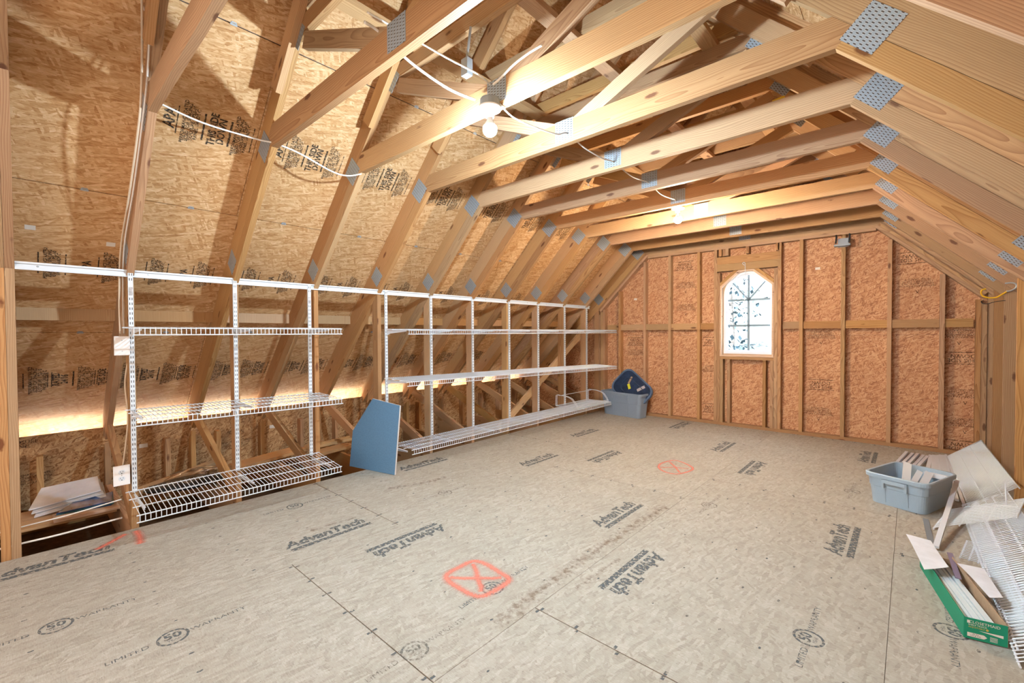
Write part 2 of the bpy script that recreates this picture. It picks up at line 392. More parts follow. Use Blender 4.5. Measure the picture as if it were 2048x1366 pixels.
# ---------------------------------------------------------------- outside
meshob('ground', [(-80, -60, -3.2), (80, -60, -3.2), (80, 14, -3.2), (-80, 14, -3.2), (80, 40, .6), (-80, 40, .6), (80, 90, 9), (-80, 90, 9)],
       [(0, 1, 2, 3), (3, 2, 4, 5), (5, 4, 6, 7)], 'ground')['kind'] = 'structure'
M['pale_bounce'] = plain('bounce_slab_white', (.72, .70, .68), .9, 0, .1, 2, .1)
box('bounce_slab', -22, -5.35, -12, 18, -3.3, -3.12, 'pale_bounce')['kind'] = 'structure'  # slabs added out of view to bounce sunlight up under the eaves
box('bounce_slab', 2.1, 18, -12, 18, -3.3, -3.12, 'pale_bounce')['kind'] = 'structure'
for i, (x, y, z, h) in enumerate(((-8.4, 30, -1.2, 6.5), (-4.6, 34, -.4, 7.6), (-12.5, 36, -.2, 7), (-5.8, 21, -2.6, 3.6))):
    t = empty('tree', (x, y, z), 'pale leafy tree outside the arched window, '+['beside the middle of the glass', 'tallest on the slope', 'furthest up the bank', 'low and shrubby'][i], 'tree', 'trees outside the window')
    mb = MB(); mb.tube([(x, y, z-.4), (x+.1, y, z+h*.35), (x-.1, y, z+h*.8)], .14, 7); mb.build('tree_trunk', 'bark', t)
    mb = MB()
    for _ in range(420):
        q = Vector((random.gauss(0, 1), random.gauss(0, 1), random.gauss(0, 1))).normalized()*random.uniform(.35, 1)
        c = Vector((x, y, z+h*.68))+Vector((q.x*h*.3, q.y*h*.3, q.z*h*.36)); a = Vector((random.uniform(-1, 1), random.uniform(-1, 1), random.uniform(-1, 1))).normalized()
        b2 = a.cross(Vector((.3, .2, .9))).normalized(); s2 = random.uniform(.09, .2)
        mb.add([c-a*s2, c-b2*s2*.6, c+a*s2, c+b2*s2*.6], [(0, 1, 2, 3)])
    mb.build('tree_leaves', 'leaf', t)['kind'] = 'stuff'

# ---------------------------------------------------------------- floor
FX = [-3.747, -2.505, -1.270, -.060, 1.3]
FJ = [[-.82, 1.655, 4.09], [.98, 3.36, 5.80], [-.88, 1.562, 3.95, 6.32], [.86, 3.305, 5.74]]
floor = meshob('floor', *boxdata((FX[-1]-FX[0]-.02, YG+.09-YR, .004), ((FX[-1]+FX[0])/2+.01, (YG+.09+YR)/2, -.0215)), 'drywall'); floor['kind'] = 'structure'
PANELS = []
for i in range(4):
    ys = [YR]+[y for y in FJ[i]]+[YG+.085]
    for j in range(len(ys)-1):
        y0, y1 = ys[j], ys[j+1]; g = .0022
        if y1-y0 < .05: continue
        x0, x1 = FX[i]+(g*.4 if i else 0), FX[i+1]-g*.4
        Mw = frame(((x0+x1)/2, (y0+y1)/2, -.0095), (1, 0, 0), (0, 1, 0))
        p = meshob('panel', *boxdata((x1-x0, y1-y0-2*g, .019)), 'osb_floor', floor, Mw)
        PANELS.append((x0, x1, y0, y1, p))
def panel_at(x, y):
    for q in PANELS:
        if q[0] <= x <= q[1] and q[2] <= y <= q[3]: return q[4]
    return floor
def fmat(x, y, deg, z=.0007): return Matrix.Translation((x, y, z)) @ Matrix.Rotation(math.radians(deg), 4, 'Z')
# maker's name stamps with their underline bar
def stamp(x, y, deg, ln=.545, mat='ink_floor'):
    x, y = ft(x, y)
    p = panel_at(x, y); Mw = fmat(x, y, deg)
    text('printed_name', 'AdvanTech', .118*ln/.545, Mw @ Matrix.Translation((0, .022, 0)), mat, p, .93, .0055, .22)
    mb = MB(); mb.add([(-ln/2+.03, -.070, 0), (ln/2-.005, -.070, 0), (ln/2-.005, -.036, 0), (-ln/2+.03, -.036, 0)], [(0, 1, 2, 3)])
    mb.build('printed_bar', mat, p, Mw)
for x, y, d in ((-2.725, 1.257, 90), (-2.28, 1.566, -90), (-1.075, 2.15, -90), (-1.505, 2.737, 90), (-.295, 3.305, 90), (-2.747, 3.40, 90), (-2.296, 3.95, -90),
                (-1.073, 4.52, -90), (-1.525, 5.136, 90), (-.305, 5.655, 90), (-3.53, .06, 90), (-3.50, 2.55, 90), (-3.05, 4.7, 90), (-2.3, 5.95, -90)):
    stamp(x, y, d)
# warranty roundels
def roundel(x, y, deg, mat='ink_floor'):
    x, y = ft(x, y)
    p = panel_at(x, y); Mw = fmat(x, y, deg); mb = MB(); n = 36
    for r0, r1 in ((.046, .056),):
        base = len(mb.v)
        for k in range(n):
            a = 2*math.pi*k/n; mb.v += [(r0*math.cos(a), r0*math.sin(a), 0), (r1*math.cos(a), r1*math.sin(a), 0)]
        for k in range(n): mb.f.append((base+2*k, base+2*k+1, base+2*((k+1) % n)+1, base+2*((k+1) % n)))
    mb.build('printed_ring', mat, p, Mw)
    text('printed_name', '50', .062, Mw @ Matrix.Translation((0, .010, 0)), mat, p, 1.0, .002)
    text('printed_name', 'YEAR', .020, Mw @ Matrix.Translation((0, -.024, 0)), mat, p)
    text('printed_name', 'LIMITED', .036, Mw @ Matrix.Translation((-.145, 0, 0)), mat, p, 1.05)
    text('printed_name', 'WARRANTY', .036, Mw @ Matrix.Translation((.165, 0, 0)), mat, p, 1.05)
for x, y, d, m in ((-.305, 2.145, 90, 'ink_floor'), (-2.281, .392, 90, 'ink_floor'), (-2.749, .067, 90, 'ink_floor'), (-2.73, 2.204, 90, 'ink_faint'), (-1.08, 3.321, 90, 'ink_faint'),
                   (.133, 2.59, -90, 'ink_floor'), (-1.53, 1.53, 90, 'ink_floor'), (-3.35, 1.30, 90, 'ink_floor'), (-.33, 4.35, 90, 'ink_faint'), (-1.46, 1.02, 90, 'ink_faint')):
    roundel(x, y, d, m)
# short nail-line dashes stamped along end joints and across the sheets
for x0, x1, y0, y1, p in PANELS:
    mb = MB(); rnd = random.Random(int(x0*100)+int(y0*100))
    for yy in (y0, y1):
        for k in range(7):
            x = x0+.03+(x1-x0-.06)*k/6+rnd.uniform(-.012, .012)
            mb.add([(x-.006, yy-.024 if yy > y0 else yy+.003, .0006), (x+.006, yy-.024 if yy > y0 else yy+.003, .0006), (x+.006, yy-.003 if yy > y0 else yy+.024, .0006), (x-.006, yy-.003 if yy > y0 else yy+.024, .0006)], [(0, 1, 2, 3)])
    for r_ in range(1, 6):
        for k in range(8):
            x = x0+.1+(x1-x0-.2)*k/7+rnd.uniform(-.015, .015); y = y0+(y1-y0)*r_/6+rnd.uniform(-.01, .01)
            a = rnd.uniform(.005, .009)
            mb.add([(x+a*math.cos(q)*.7, y+a*1.3*math.sin(q), .0006) for q in [i*math.pi/3 for i in range(6)]], [tuple(range(6))])
    o = mb.build('nail_mark', 'ink_floor', p); o['kind'] = 'stuff'
# orange marking paint
def ribbon(name, pts, wd, parent, closed=False, z=.0012):
    pts = [Vector((*ft(*p), z)) for p in pts]; n = len(pts); v = []; uv = []; f = []
    for i, p in enumerate(pts):
        a = pts[(i-1) % n] if closed else pts[max(i-1, 0)]; b = pts[(i+1) % n] if closed else pts[min(i+1, n-1)]
        t = (b-a).normalized(); q = Vector((-t.y, t.x, 0))*wd/2
        v += [p-q, p, p+q]; uv += [(i/n, 0), (i/n, .5), (i/n, 1)]
    for i in range(n if closed else n-1):
        a = 3*i; b = 3*((i+1) % n); f += [(a, b, b+1, a+1), (a+1, b+1, b+2, a+2)]
    return meshob(name, v, f, 'spray', parent, uv=uv)
def closed_spline(pts, n=6):
    q = [Vector((*p, 0)) for p in pts]; m = len(q); out = []
    for i in range(m):
        a, b, c, d = q[i-1], q[i], q[(i+1) % m], q[(i+2) % m]
        for k in range(n):
            t = k/n; w_ = .5*((2*b)+(c-a)*t+(2*a-5*b+4*c-d)*t*t+(3*b-a-3*c+d)*t**3); out.append((w_.x, w_.y))
    return out
p = panel_at(-1.65, 1.55)
ribbon('paint_ring', closed_spline([(-1.79, 1.64), (-1.72, 1.665), (-1.60, 1.655), (-1.52, 1.64), (-1.505, 1.56), (-1.515, 1.46), (-1.56, 1.425), (-1.66, 1.42), (-1.745, 1.425), (-1.795, 1.46), (-1.80, 1.55)]), .062, p, True)
ribbon('paint_stroke', [(-1.77, 1.62), (-1.7, 1.58), (-1.65, 1.54), (-1.58, 1.50), (-1.55, 1.47)], .05, p, z=.0015)
ribbon('paint_stroke', [(-1.76, 1.45), (-1.70, 1.49), (-1.65, 1.54), (-1.59, 1.59), (-1.56, 1.625)], .05, p, z=.0018)
p = panel_at(-1.62, 4.05)
ribbon('paint_ring', closed_spline([(-1.75, 4.20), (-1.70, 4.27), (-1.58, 4.22), (-1.49, 4.13), (-1.48, 4.02), (-1.53, 3.87), (-1.62, 3.85), (-1.72, 3.92), (-1.77, 4.05)]), .042, p, True)
ribbon('paint_stroke', [(-1.73, 4.18), (-1.62, 4.05), (-1.53, 3.92)], .034, p, z=.0015)
ribbon('paint_stroke', [(-1.72, 3.95), (-1.62, 4.05), (-1.51, 4.08)], .034, p, z=.0018)
p = panel_at(-3.6, .3)
ribbon('paint_stroke', [(-3.70, .45), (-3.6, .455), (-3.45, .44)], .07, p)
ribbon('paint_stroke', [(-3.69, .40), (-3.62, .33), (-3.55, .255)], .065, p, z=.0016)

def dirt(pts, wd):
    o = ribbon('dirt_stain', pts, wd, panel_at(*ft(*pts[len(pts)//2])), z=.0004); o.data.materials[0] = M['dirt']
dirt([(-1.33, 1.35), (-1.34, 1.7), (-1.35, 2.1), (-1.33, 2.6), (-1.31, 3.1)], .13)
dirt([(-3.15, 1.95), (-3.05, 2.2), (-3.02, 2.45)], .12); dirt([(-2.85, 1.2), (-2.83, 1.5)], .06); dirt([(-1.22, 1.8), (-1.2, 2.2)], .05)
# dark ceiling of the storey below, seen down the open eaves
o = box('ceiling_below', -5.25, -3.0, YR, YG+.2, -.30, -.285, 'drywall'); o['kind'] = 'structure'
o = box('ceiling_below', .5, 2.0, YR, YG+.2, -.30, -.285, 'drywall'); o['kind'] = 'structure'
o = box('trim_1', FX[0]-.001, FX[0]+.037, YR, YG, -.285, -.0215, 'pine'); o['kind'] = 'structure'

# ---------------------------------------------------------------- roof sheathing
TS = .229                     # outer face of the upper rafter
SEAM = [S_AP+.13, .522, -.684, -1.876, -3.62]
def sheathing(name, side):
    root = empty(name, (XM, 0, 0), kind='structure')
    vj = [[2.26, 4.75], [1.08, 3.52, 5.96], [-.15, 2.30, 4.74], [1.08, 3.52, 5.96]]
    for c in range(4):
        s1, s0 = SEAM[c], SEAM[c+1]; ys = [YR]+vj[c]+[YG+.10]
        for j in range(len(ys)-1):
            y0, y1 = ys[j]+.0015, ys[j+1]-.0015
            ss0, ss1 = s0+.003, s1-.003
            if c == 0: ss1 = S_AP+TS*SI/CO-.002 if side < 0 else S_AP+TS*SI/CO-.002
            a = LP((ss0+ss1)/2, TS+.0065, side); up = (CO, SI) if side < 0 else (-CO, SI)
            Mw = frame((a[0], (y0+y1)/2, a[1]), (0, 1, 0), (up[0], 0, up[1]))
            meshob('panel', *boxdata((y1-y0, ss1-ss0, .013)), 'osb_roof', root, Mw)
    # felt over the gaps keeps daylight out
    a = LP((SEAM[0]+SEAM[-1])/2-.02, TS+.018, side); up = (CO, SI) if side < 0 else (-CO, SI)
    Mw = frame((a[0], (YR+YG)/2, a[1]), (0, 1, 0), (up[0], 0, up[1]))
    meshob('roof_felt', *boxdata((YG-YR+.3, SEAM[0]-SEAM[-1]+.3, .006)), 'backing', root, Mw)
    return root
CEIL_L = sheathing('ceiling_west', -1); CEIL_R = sheathing('ceiling_east', 1)
def lmat(s, y, rot=0, side=-1, off=.0012):
    """frame on the underside of the west sheathing: X along +Y, Y up the slope"""
    a = LP(s, TS-off, side)
    return frame((a[0], y, a[1]), (0, 1, 0), (CO, 0, SI)) @ Matrix.Rotation(math.radians(rot), 4, 'Z')
# steel panel clips on the seams
for s in (.522, -.684, -1.876):
    for k in range(-2, 8):
        y = Yk(k)+.33+.02*random.uniform(-1, 1); Mw = lmat(s, y, off=.003); mb = MB()
        mb.box((.036, .010, .003), (0, 0, 0)); mb.box((.022, .006, .003), (0, .011, -.001)); mb.box((.006, .016, .003), (-.011, .004, -.001)); mb.box((.006, .016, .003), (.011, .004, -.001))
        mb.build('clip', 'steel', CEIL_L, Mw)
# stamped lines on the sheathing: blocks of print running along Y, seen from below
def rblock(s, y, words_, size=.05, rot=90, mat='ink', lines=True):
    # the text reads down the slope like the mill print on the photo
    text('printed_stamp', words_, size, lmat(s, y, rot), mat, CEIL_L, .85 if len(words_) < 16 else 1., .0022 if len(words_) < 16 else .0008)
    if lines:
        for dy in (-1, 1):
            mb = MB(); L = .17; yy = dy*(size*.62*(words_.count('\n')+1)*.82+.012)
            mb.add([(-L/2, yy-.003, 0), (L/2, yy-.003, 0), (L/2, yy+.003, 0), (-L/2, yy+.003, 0)], [(0, 1, 2, 3)])
            mb.build('printed_line', mat, CEIL_L, lmat(s, y, rot))
FINE = 'PERFORMANCE RATED\nSIZED FOR SPACING\nEXPOSURE 1 PS2-10\nPANEL GRADE C'
for k in range(-2, 6):
    y0 = Yk(k)+.038
    if k >= -1:
        rblock(-.10, y0+.10, 'APA', .075, 90, lines=False); rblock(-.10, y0+.20, FINE, .026); rblock(-.10, y0+.34, 'THIS SIDE\nDOWN', .058); rblock(-.10, y0+.47, FINE, .026)
    rblock(-1.26, y0+.16, FINE, .024); rblock(-1.26, y0+.32, 'APA', .06, 90, lines=False); rblock(-1.26, y0+.44, FINE, .026)
    rblock(-2.38, y0+.10, FINE, .03); rblock(-2.38, y0+.22, 'RATED\n24/16', .055); rblock(-2.38, y0+.36, FINE, .028); rblock(-2.38, y0+.48, 'THIS SIDE\nDOWN', .055)
# little white barcode stickers
for s, y in ((-1.0, .06), (-1.06, .42), (-.85, 3.1)):
    obox('sticker', lmat(s, y, off=.001), (.045, .032, .0008), 'print_white', CEIL_L)

# ---------------------------------------------------------------- roof trusses
def plate_on(name, cx, cz, y, side, wx, wz, parent, flat=False):
    ax = (1, 0, 0) if flat else ((CO, 0, SI) if side < 0 else (CO, 0, -SI))
    Mw = frame((cx, y-.0009, cz), ax, ez=(0, -1, 0))
    return obox(name, Mw, (wx, wz, .0016), 'galv', parent)
ZT0, ZT1 = 2.945, 3.034       # flat top chord
XJ = 2.60                     # upper joints
def truss(k):
    y0 = Yk(k) if k < 9 else 6.38; y1 = y0+.038
    n = 10-k
    lab = {9: 'gable-end pine truss standing hard against the window wall'}.get(k, 'pine roof truss standing %s in from the window wall, with steel plates at its joints' % ORD[min(9-k+1, 13)])
    r = empty('roof_truss', (XM, y0, 0), lab, 'truss', 'roof trusses')
    xz('bottom_chord', [(-5.199, -.255), (1.943, -.255), (1.943, -.0215), (-5.199, -.0215)], y0, y1, 'pine', r)
    for side in (-1, 1):
        sg = side
        def LS(s, t): return LP(s, t, side)
        # posts
        X = KL if side < 0 else KR
        xo = X-.089 if side < 0 else X+.089
        def low(x, t=0): return ZC+((x-CL) if side < 0 else (CR-x))*SL+t/CO
        xz('post', [(X, -.0215), (X, low(X)-.003), (xo, low(xo)-.003), (xo, -.0215)], y0, y1, 'pine', r)
        # lower board of the doubled rafter: from the heel up to the collar
        xz('rafter', [LS(-2.93, 0), LS(0, 0), LS(0, .0875), LS(-2.80, .0875)], y0, y1, 'pine', r)
        # upper board: from the eave to the upper joint
        sj = 1.0
        xz('rafter', [LS(-3.5, .0895), LS(S_AP+.089*SI/CO-.003, .0895), LS(S_AP+TS*SI/CO-.004, TS-.001), LS(-3.5, TS-.001)], y0, y1, 'pine', r)
        # heel post and heel web
        xe = -5.11 if side < 0 else XM*2+5.11; xw = xe-.088 if side < 0 else xe+.088
        xz('heel_post', [(xe, -.0215), (xe, max(-.01, low(xe, .0)-.004)), (xw, max(-.01, low(xw, .0)-.004)), (xw, -.0215)], y0, y1, 'pine', r)
        hx, hz = (-5.02, .50) if side < 0 else (XM*2+5.02, .50); bx, bz = (KL-.05, .03) if side < 0 else (KR+.05, .03)
        dx, dz = bx-hx, bz-hz; L = math.hypot(dx, dz); nx, nz = -dz/L*.0445, dx/L*.0445
        xz('heel_web', [(hx-nx, hz-nz), (bx-nx, bz-nz), (bx+nx, bz+nz), (hx+nx, hz+nz)], y0+.0005, y1-.0005, 'pine', r)
        # inner web from the collar's middle to the upper joint
        ux, uz = (-2.53, 2.90) if side < 0 else (2*XM+2.53, 2.90); cx, cz = XM+side*.02, 2.50
        dx, dz = ux-cx, uz-cz; L = math.hypot(dx, dz); nx, nz = -dz/L*.044, dx/L*.044
        a = (cx-dx/L*.0, cz)
        xz('web', [(cx-nx, cz-nz+.02), (ux-nx, uz-nz), (ux+nx, uz+nz), (cx+nx, cz+nz+.02)], y0+.0006, y1-.0006, 'pine', r)
        # splice board that ties the cap on, on the near face
        if k < 9:
            xs, xt = .31, S_AP-.1
            xz('scab', [LS(xs, .055), LS(xt, .055), LS(xt, .16), LS(xs, .16)], y0-.0385, y0-.0015, 'pine_pale', r)
        # plates
        pc = LS(-.062, .108)
        plate_on('connector_plate', pc[0], pc[1], y0, side, .150, .155, r)
        pk = LS(-1.02, .118)
        plate_on('connector_plate', pk[0], pk[1], y0, side, .138, .142, r)
        pu = LS(.655, .082)
        plate_on('connector_plate', pu[0], pu[1], y0, side, .13, .15, r)
    a0, a1 = LP(0, 0, -1), LP(0, .0885, -1); b0, b1 = LP(0, 0, 1), LP(0, .0885, 1); zt = ZC+.138
    u0 = LP((zt-a1[1])/SI, .0885, -1); u1 = LP((zt-b1[1])/SI, .0885, 1)
    xz('collar_beam', [a0, b0, b1, u1, u0, a1], y0, y1, 'pine', r)
    xl = CL+(ZT0-ZC-.0885/CO)/SL; xh = CL+(ZT1-ZC-.0885/CO)/SL
    xz('top_chord', [(xl+.004, ZT0), (2*XM-xl-.004, ZT0), (2*XM-xh-.004, ZT1), (xh+.004, ZT1)], y0, y1, 'pine', r)
    xh2 = CL+(3.073+.089-ZC-.0885/CO)/SL; xl2 = CL+(3.073-ZC-.0885/CO)/SL
    xz('cap_chord', [(xl2+.004, 3.073), (2*XM-xl2-.004, 3.073), (2*XM-xh2-.004, 3.162), (xh2+.004, 3.162)], y0, y1, 'pine', r)
    plate_on('connector_plate', XM, 2.53, y0, -1, .135, .125, r, True)
    return r
for k in range(9, -3, -1): TR = truss(k)
xz('post', [(KL, -.0215), (KL, ZC+(KL-CL)*SL-.003), (KL-.089, ZC+(KL-.089-CL)*SL-.003), (KL-.089, -.0215)], -.0835, -.0452, 'pine', TR)
xz('rafter', [LP(-2.9, 0), LP(0, 0), LP(0, .0875), LP(-2.8, .0875)], -.0835, -.0452, 'pine', TR)
# flat braces that run over the top chords
for i, x in enumerate((-.95, -1.55, -2.30)):
    o = box('lateral_brace', x-.045, x+.045, Yk(-2)-.1, YG-.06, ZT1+.001, ZT1+.037, 'pine_pale')
    props(o, 'long flat pine brace lying across the truss tops, '+['beside the window-side slope of plates', 'under the ridge', 'above the shelf-side webs'][i], 'brace', 'lateral braces')
# blocking boards between the rafters on the shelf side
for k in range(-2, 9):
    y0, y1 = Yk(k)+.039, (Yk(k+1) if k < 8 else 6.38)-.001
    o = xz('blocking', [(-4.330, 1.362), (-4.330, 1.445), (-4.368, 1.407), (-4.368, 1.362)], y0, y1, 'pine_pale', None)
    o['kind'] = 'structure'; o.name = 'trim_2'

# ---------------------------------------------------------------- side walls in the eaves
XW = -5.2
def eave_wall(name, xf, sgn):
    r = empty(name, (xf, 0, 0), kind='structure')
    ys = [YR, -.98, 1.46, 3.9, YG+.09]
    for j in range(4):
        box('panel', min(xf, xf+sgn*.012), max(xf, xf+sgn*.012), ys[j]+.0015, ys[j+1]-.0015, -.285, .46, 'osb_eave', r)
    y = -1.95
    while y < YG-.1:
        if min(abs(y-Yk(k)) for k in range(-6, 10)) > .08:
            box('stud', min(xf, xf-sgn*.085), max(xf, xf-sgn*.085), y, y+.038, -.247, .30, 'pine', r)
        y += .4064
    box('bottom_plate', min(xf, xf-sgn*.089), max(xf, xf-sgn*.089), YR, YG, -.285, -.256, 'pine', r)
    return r
WL = eave_wall('wall_west', XW, -1); WE = eave_wall('wall_east', 2*XM-XW, 1)
for y, z, b_ in ((.0, .40, 'EXPOSURE\nPANEL'), (.05, .12, FINE), (1.5, .25, 'DOWN'), (1.5, .12, FINE), (2.9, .3, 'DOWN'), (3.6, .22, FINE)):
    text('printed_stamp', b_, .04 if '\n' not in b_ or len(b_) < 20 else .026, frame((XW+.0012, y, z), (0, 1, 0), (0, 0, 1)), 'ink', WL)
for y in (.75, 1.85): obox('sticker', frame((XW+.0012, y, .25), (0, 1, 0), (0, 0, 1)), (.06, .035, .0008), 'print_white', WL)
for sgn, xf in ((-1, -5.76), (1, 2*XM+5.76)):
    o = box('trim_3', min(xf, xf+sgn*.02), max(xf, xf+sgn*.02), YR, YG+.1, -.10, .10, 'pine'); o['kind'] = 'structure'

# ---------------------------------------------------------------- gable wall with the arched window
GB = empty('wall_gable', (XM, YG+.09, 0), kind='structure')
WX0, WX1, WZ0, WZ1 = -1.925, -1.285, .935, 2.075
def gable_panel(x0, x1, z0, z1, nm_='panel'):
    # clip against the roof planes
    def cap(x): return min(z1, (ZC+(x-CL)*SL if x < XM else ZC+(CR-x)*SL)+TS/CO)
    xs = sorted({x0, x1}|({XM} if x0 < XM < x1 else set())|{x for x in (CL+(z1-TS/CO-ZC)/SL, CR-(z1-TS/CO-ZC)/SL) if x0 < x < x1})
    top = [(x, cap(x)) for x in xs if cap(x) > z0-1e-6 or True]
    top = [(x, max(z, z0+.001)) for x, z in top]
    poly = [(x0, z0), (x1, z0)]+list(reversed(top))
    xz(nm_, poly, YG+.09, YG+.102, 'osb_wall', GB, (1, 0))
bx = [-5.2, -4.2, -3.01, -1.985, -1.225, -.175, 1.0, 1.945]
for i in range(len(bx)-1):
    a, b2 = bx[i]+.0015, bx[i+1]-.0015
    if i == 3:
        gable_panel(a, b2, -.285, WZ0-.02); gable_panel(a, b2, WZ1+.02, 2.44)
    else:
        gable_panel(a, b2, -.285, 1.218)
        if 0 < i < 6: gable_panel(a, b2, 1.2195, 2.44)
gable_panel(-3.2, -1.629, 2.4415, 4.3); gable_panel(-1.627, -.05, 2.4415, 4.3)
def gs(name, x, z0, z1, dy=0, wd=.038): return box(name, x-wd/2, x+wd/2, YG+dy, YG+.089, z0, z1, 'pine', GB)
def sl_z(x): return (ZC+(x-CL)*SL if x < XM else ZC+(CR-x)*SL)
box('bottom_plate', -3.80, .555, YG, YG+.089, 0, .038, 'pine', GB)
box('top_plate', CL+.03, CR-.03, YG, YG+.089, 2.4055, 2.4425, 'pine', GB); box('top_plate', CL+.05, CR-.05, YG, YG+.089, 2.3755, 2.4045, 'pine', GB)
for side in (-1, 1):
    for t0, t1 in ((-.033, -.003), (-.066, -.034)):
        e = -1.13 if side < 0 else -1.14
        xz('slope_plate', [LP(e, t0, side), LP(.02, t0, side), LP(.02, t1, side), LP(e, t1, side)], YG-.012, YG+.089, 'pine', GB)
for x in (-3.429, -3.010, -2.623, -2.210, -.995, -.584, -.175, .241):
    top = min(2.3745, sl_z(x)-.115); gs('stud', x, .039, top)
gs('stud', -3.788, .039, sl_z(-3.80)-.10); gs('stud', -3.748, .039, sl_z(-3.76)-.10); gs('stud', -3.708, .039, sl_z(-3.72)-.10)
gs('stud', .500, .039, sl_z(.52)-.11); gs('stud', .540, .039, sl_z(.56)-.11)
gs('stud', -1.985, .039, 2.3745); gs('stud', -1.945, .039, 2.06); gs('stud', -1.225, .039, 2.3745); gs('stud', -1.265, .039, 2.06)
for x in (-1.905, -1.815, -1.39, -1.306): gs('cripple_stud', x, .039, .894)
for x in (-1.925, -1.84, -1.59, -1.246): gs('cripple_stud', x, 2.282, 2.3745)
for x in (-1.875,): gs('cripple_stud', x, 2.282, 2.3745)
box('header', -1.965, -1.207, YG, YG+.06, 2.172, 2.270, 'pine', GB); box('header', -1.965, -1.207, YG, YG+.06, 2.078, 2.1705, 'pine', GB)
box('sill_plate', -1.925, -1.285, YG, YG+.089, .896, .931, 'pine', GB)
xs = [-5.4, -3.668, -3.432, -3.011, -2.622, -2.208, -1.966]
for a, b2 in zip(xs[1:-1], xs[2:]): box('blocking', a+.02, b2-.02, YG+.012, YG+.05, 1.297, 1.385, 'pine', GB)
xs = [-1.206, -.991, -.581, -.174, .24, .485]
for a, b2 in zip(xs[:-1], xs[1:]): box('blocking', a+.02, b2-.02, YG+.012, YG+.05, 1.297, 1.385, 'pine', GB)
def gtext(body, x, z, size, rot=180, mat='ink'):
    text('printed_stamp', body, size, frame((x, YG+.0888, z), (1, 0, 0), (0, 0, 1)) @ Matrix.Rotation(math.radians(rot), 4, 'Z'), mat, GB)
for x, z in ((-2.44, 2.22), (-.80, .62), (.02, 2.05), (.40, .98), (.41, .07), (-3.2, 1.12), (-2.05, 1.13), (-2.05, .2)):
    gtext('THIS SIDE\nDOWN', x, z, .055)
    mb = MB()
    for dz in (-.06, .06): mb.add([(x-.13, YG+.0888, z+dz-.003), (x+.13, YG+.0888, z+dz-.003), (x+.13, YG+.0888, z+dz+.003), (x-.13, YG+.0888, z+dz+.003)], [(0, 1, 2, 3)])
    mb.build('printed_line', 'ink', GB)
for x, z in ((-2.42, 1.94), (-2.42, 1.62), (-.80, 1.22), (-.82, .30), (.05, 1.78), (.42, .62), (.42, .32), (.37, 1.23), (-3.2, .95), (-2.07, .75)):
    gtext(FINE, x, z, .028); gtext('V', x, z-.10, .05, 0)
for x, z in ((-3.2, 1.78), (-.84, 2.02)): obox('sticker', frame((x, YG+.089, z), (1, 0, 0), (0, 0, 1)), (.05, .03, .0008), 'print_white', GB)
xz('gable_backing', [(-5.2, -.285), (WX0-.06, -.285), (WX0-.06, 3.3), (-2.5, 3.1), (-5.2, .45)], YG+.103, YG+.112, 'backing', GB, (1, 0))  # backing added behind the gable sheets to stop daylight leaking through the joints
xz('gable_backing', [(WX1+.06, -.285), (1.945, -.285), (1.945, .45), (-.75, 3.1), (WX1+.06, 3.3)], YG+.103, YG+.112, 'backing', GB, (1, 0))
box('gable_backing', WX0-.058, WX1+.058, YG+.103, YG+.112, -.285, WZ0-.021, 'backing', GB); xz('gable_backing', [(WX0-.058, WZ1+.005), (WX1+.058, WZ1+.005), (WX1+.058, 3.7), (WX0-.058, 3.7)], YG+.103, YG+.112, 'backing', GB)
for s_ in (-1, 1):
    x_o = WX1 if s_ > 0 else WX0
    xz('gable_backing', [(x_o+s_*.058, WZ1-.23), (x_o+s_*.058, WZ1+.004), (x_o-s_*.24, WZ1+.004)], YG+.095, YG+.1025, 'osb_wall', GB)
    box('gable_backing', min(x_o+s_*.003, x_o+s_*.058), max(x_o+s_*.003, x_o+s_*.058), YG+.1025, YG+.112, WZ0-.02, WZ1-.232, 'backing', GB)
# the window
W1 = empty('window_1', ((WX0+WX1)/2, YG+.05, WZ0), kind='structure')
xc = -1.592; R_ = .272; zs = 1.755
def oct_pts(x0, x1, z0, z1, c): return [(x0, z0), (x1, z0), (x1, z1-c), (x1-c*1.15, z1), (x0+c*1.15, z1), (x0, z1-c)]
def arch_pts(rad, z0, n=20): return [(xc-rad, z0), (xc+rad, z0)]+[(xc+rad*math.cos(a), zs+rad*math.sin(a)) for a in [math.pi*i/n for i in range(n+1)]]
def ring(name, outer, inner, y0, y1, mat, parent):
    # outer and inner loops resampled by angle about the centre
    cz = (zs+WZ0)/2+.2; n = 96
    def hit(poly, a):
        dx, dz = math.cos(a), math.sin(a); best = None
        for i in range(len(poly)):
            (ax, az), (bx_, bz_) = poly[i], poly[(i+1) % len(poly)]
            ex, ez = bx_-ax, bz_-az; det = dx*(-ez)+ex*dz
            if abs(det) < 1e-9: continue
            t = ((ax-xc)*(-ez)+ex*(az-cz))/det; u_ = (dx*(az-cz)-dz*(ax-xc))/det
            if t > 0 and -1e-6 <= u_ <= 1+1e-6: best = t if best is None else max(best, t)
        return (xc+dx*best, cz+dz*best)
    angs = sorted({2*math.pi*i/n for i in range(n)} | {math.atan2(z-cz, x-xc) % (2*math.pi) for x, z in outer+inner[:2]})
    m = len(angs); v = []; f = []
    for a in angs:
        o_, i_ = hit(outer, a), hit(inner, a)
        v += [(o_[0], y0, o_[1]), (i_[0], y0, i_[1]), (o_[0], y1, o_[1]), (i_[0], y1, i_[1])]
    for i in range(m):
        j = (i+1) % m; a, b_ = 4*i, 4*j
        f += [(a, b_, b_+1, a+1), (a+2, a+3, b_+3, b_+2), (a, a+2, b_+2, b_), (a+1, b_+1, b_+3, a+3)]
    return meshob(name, v, f, mat, parent)
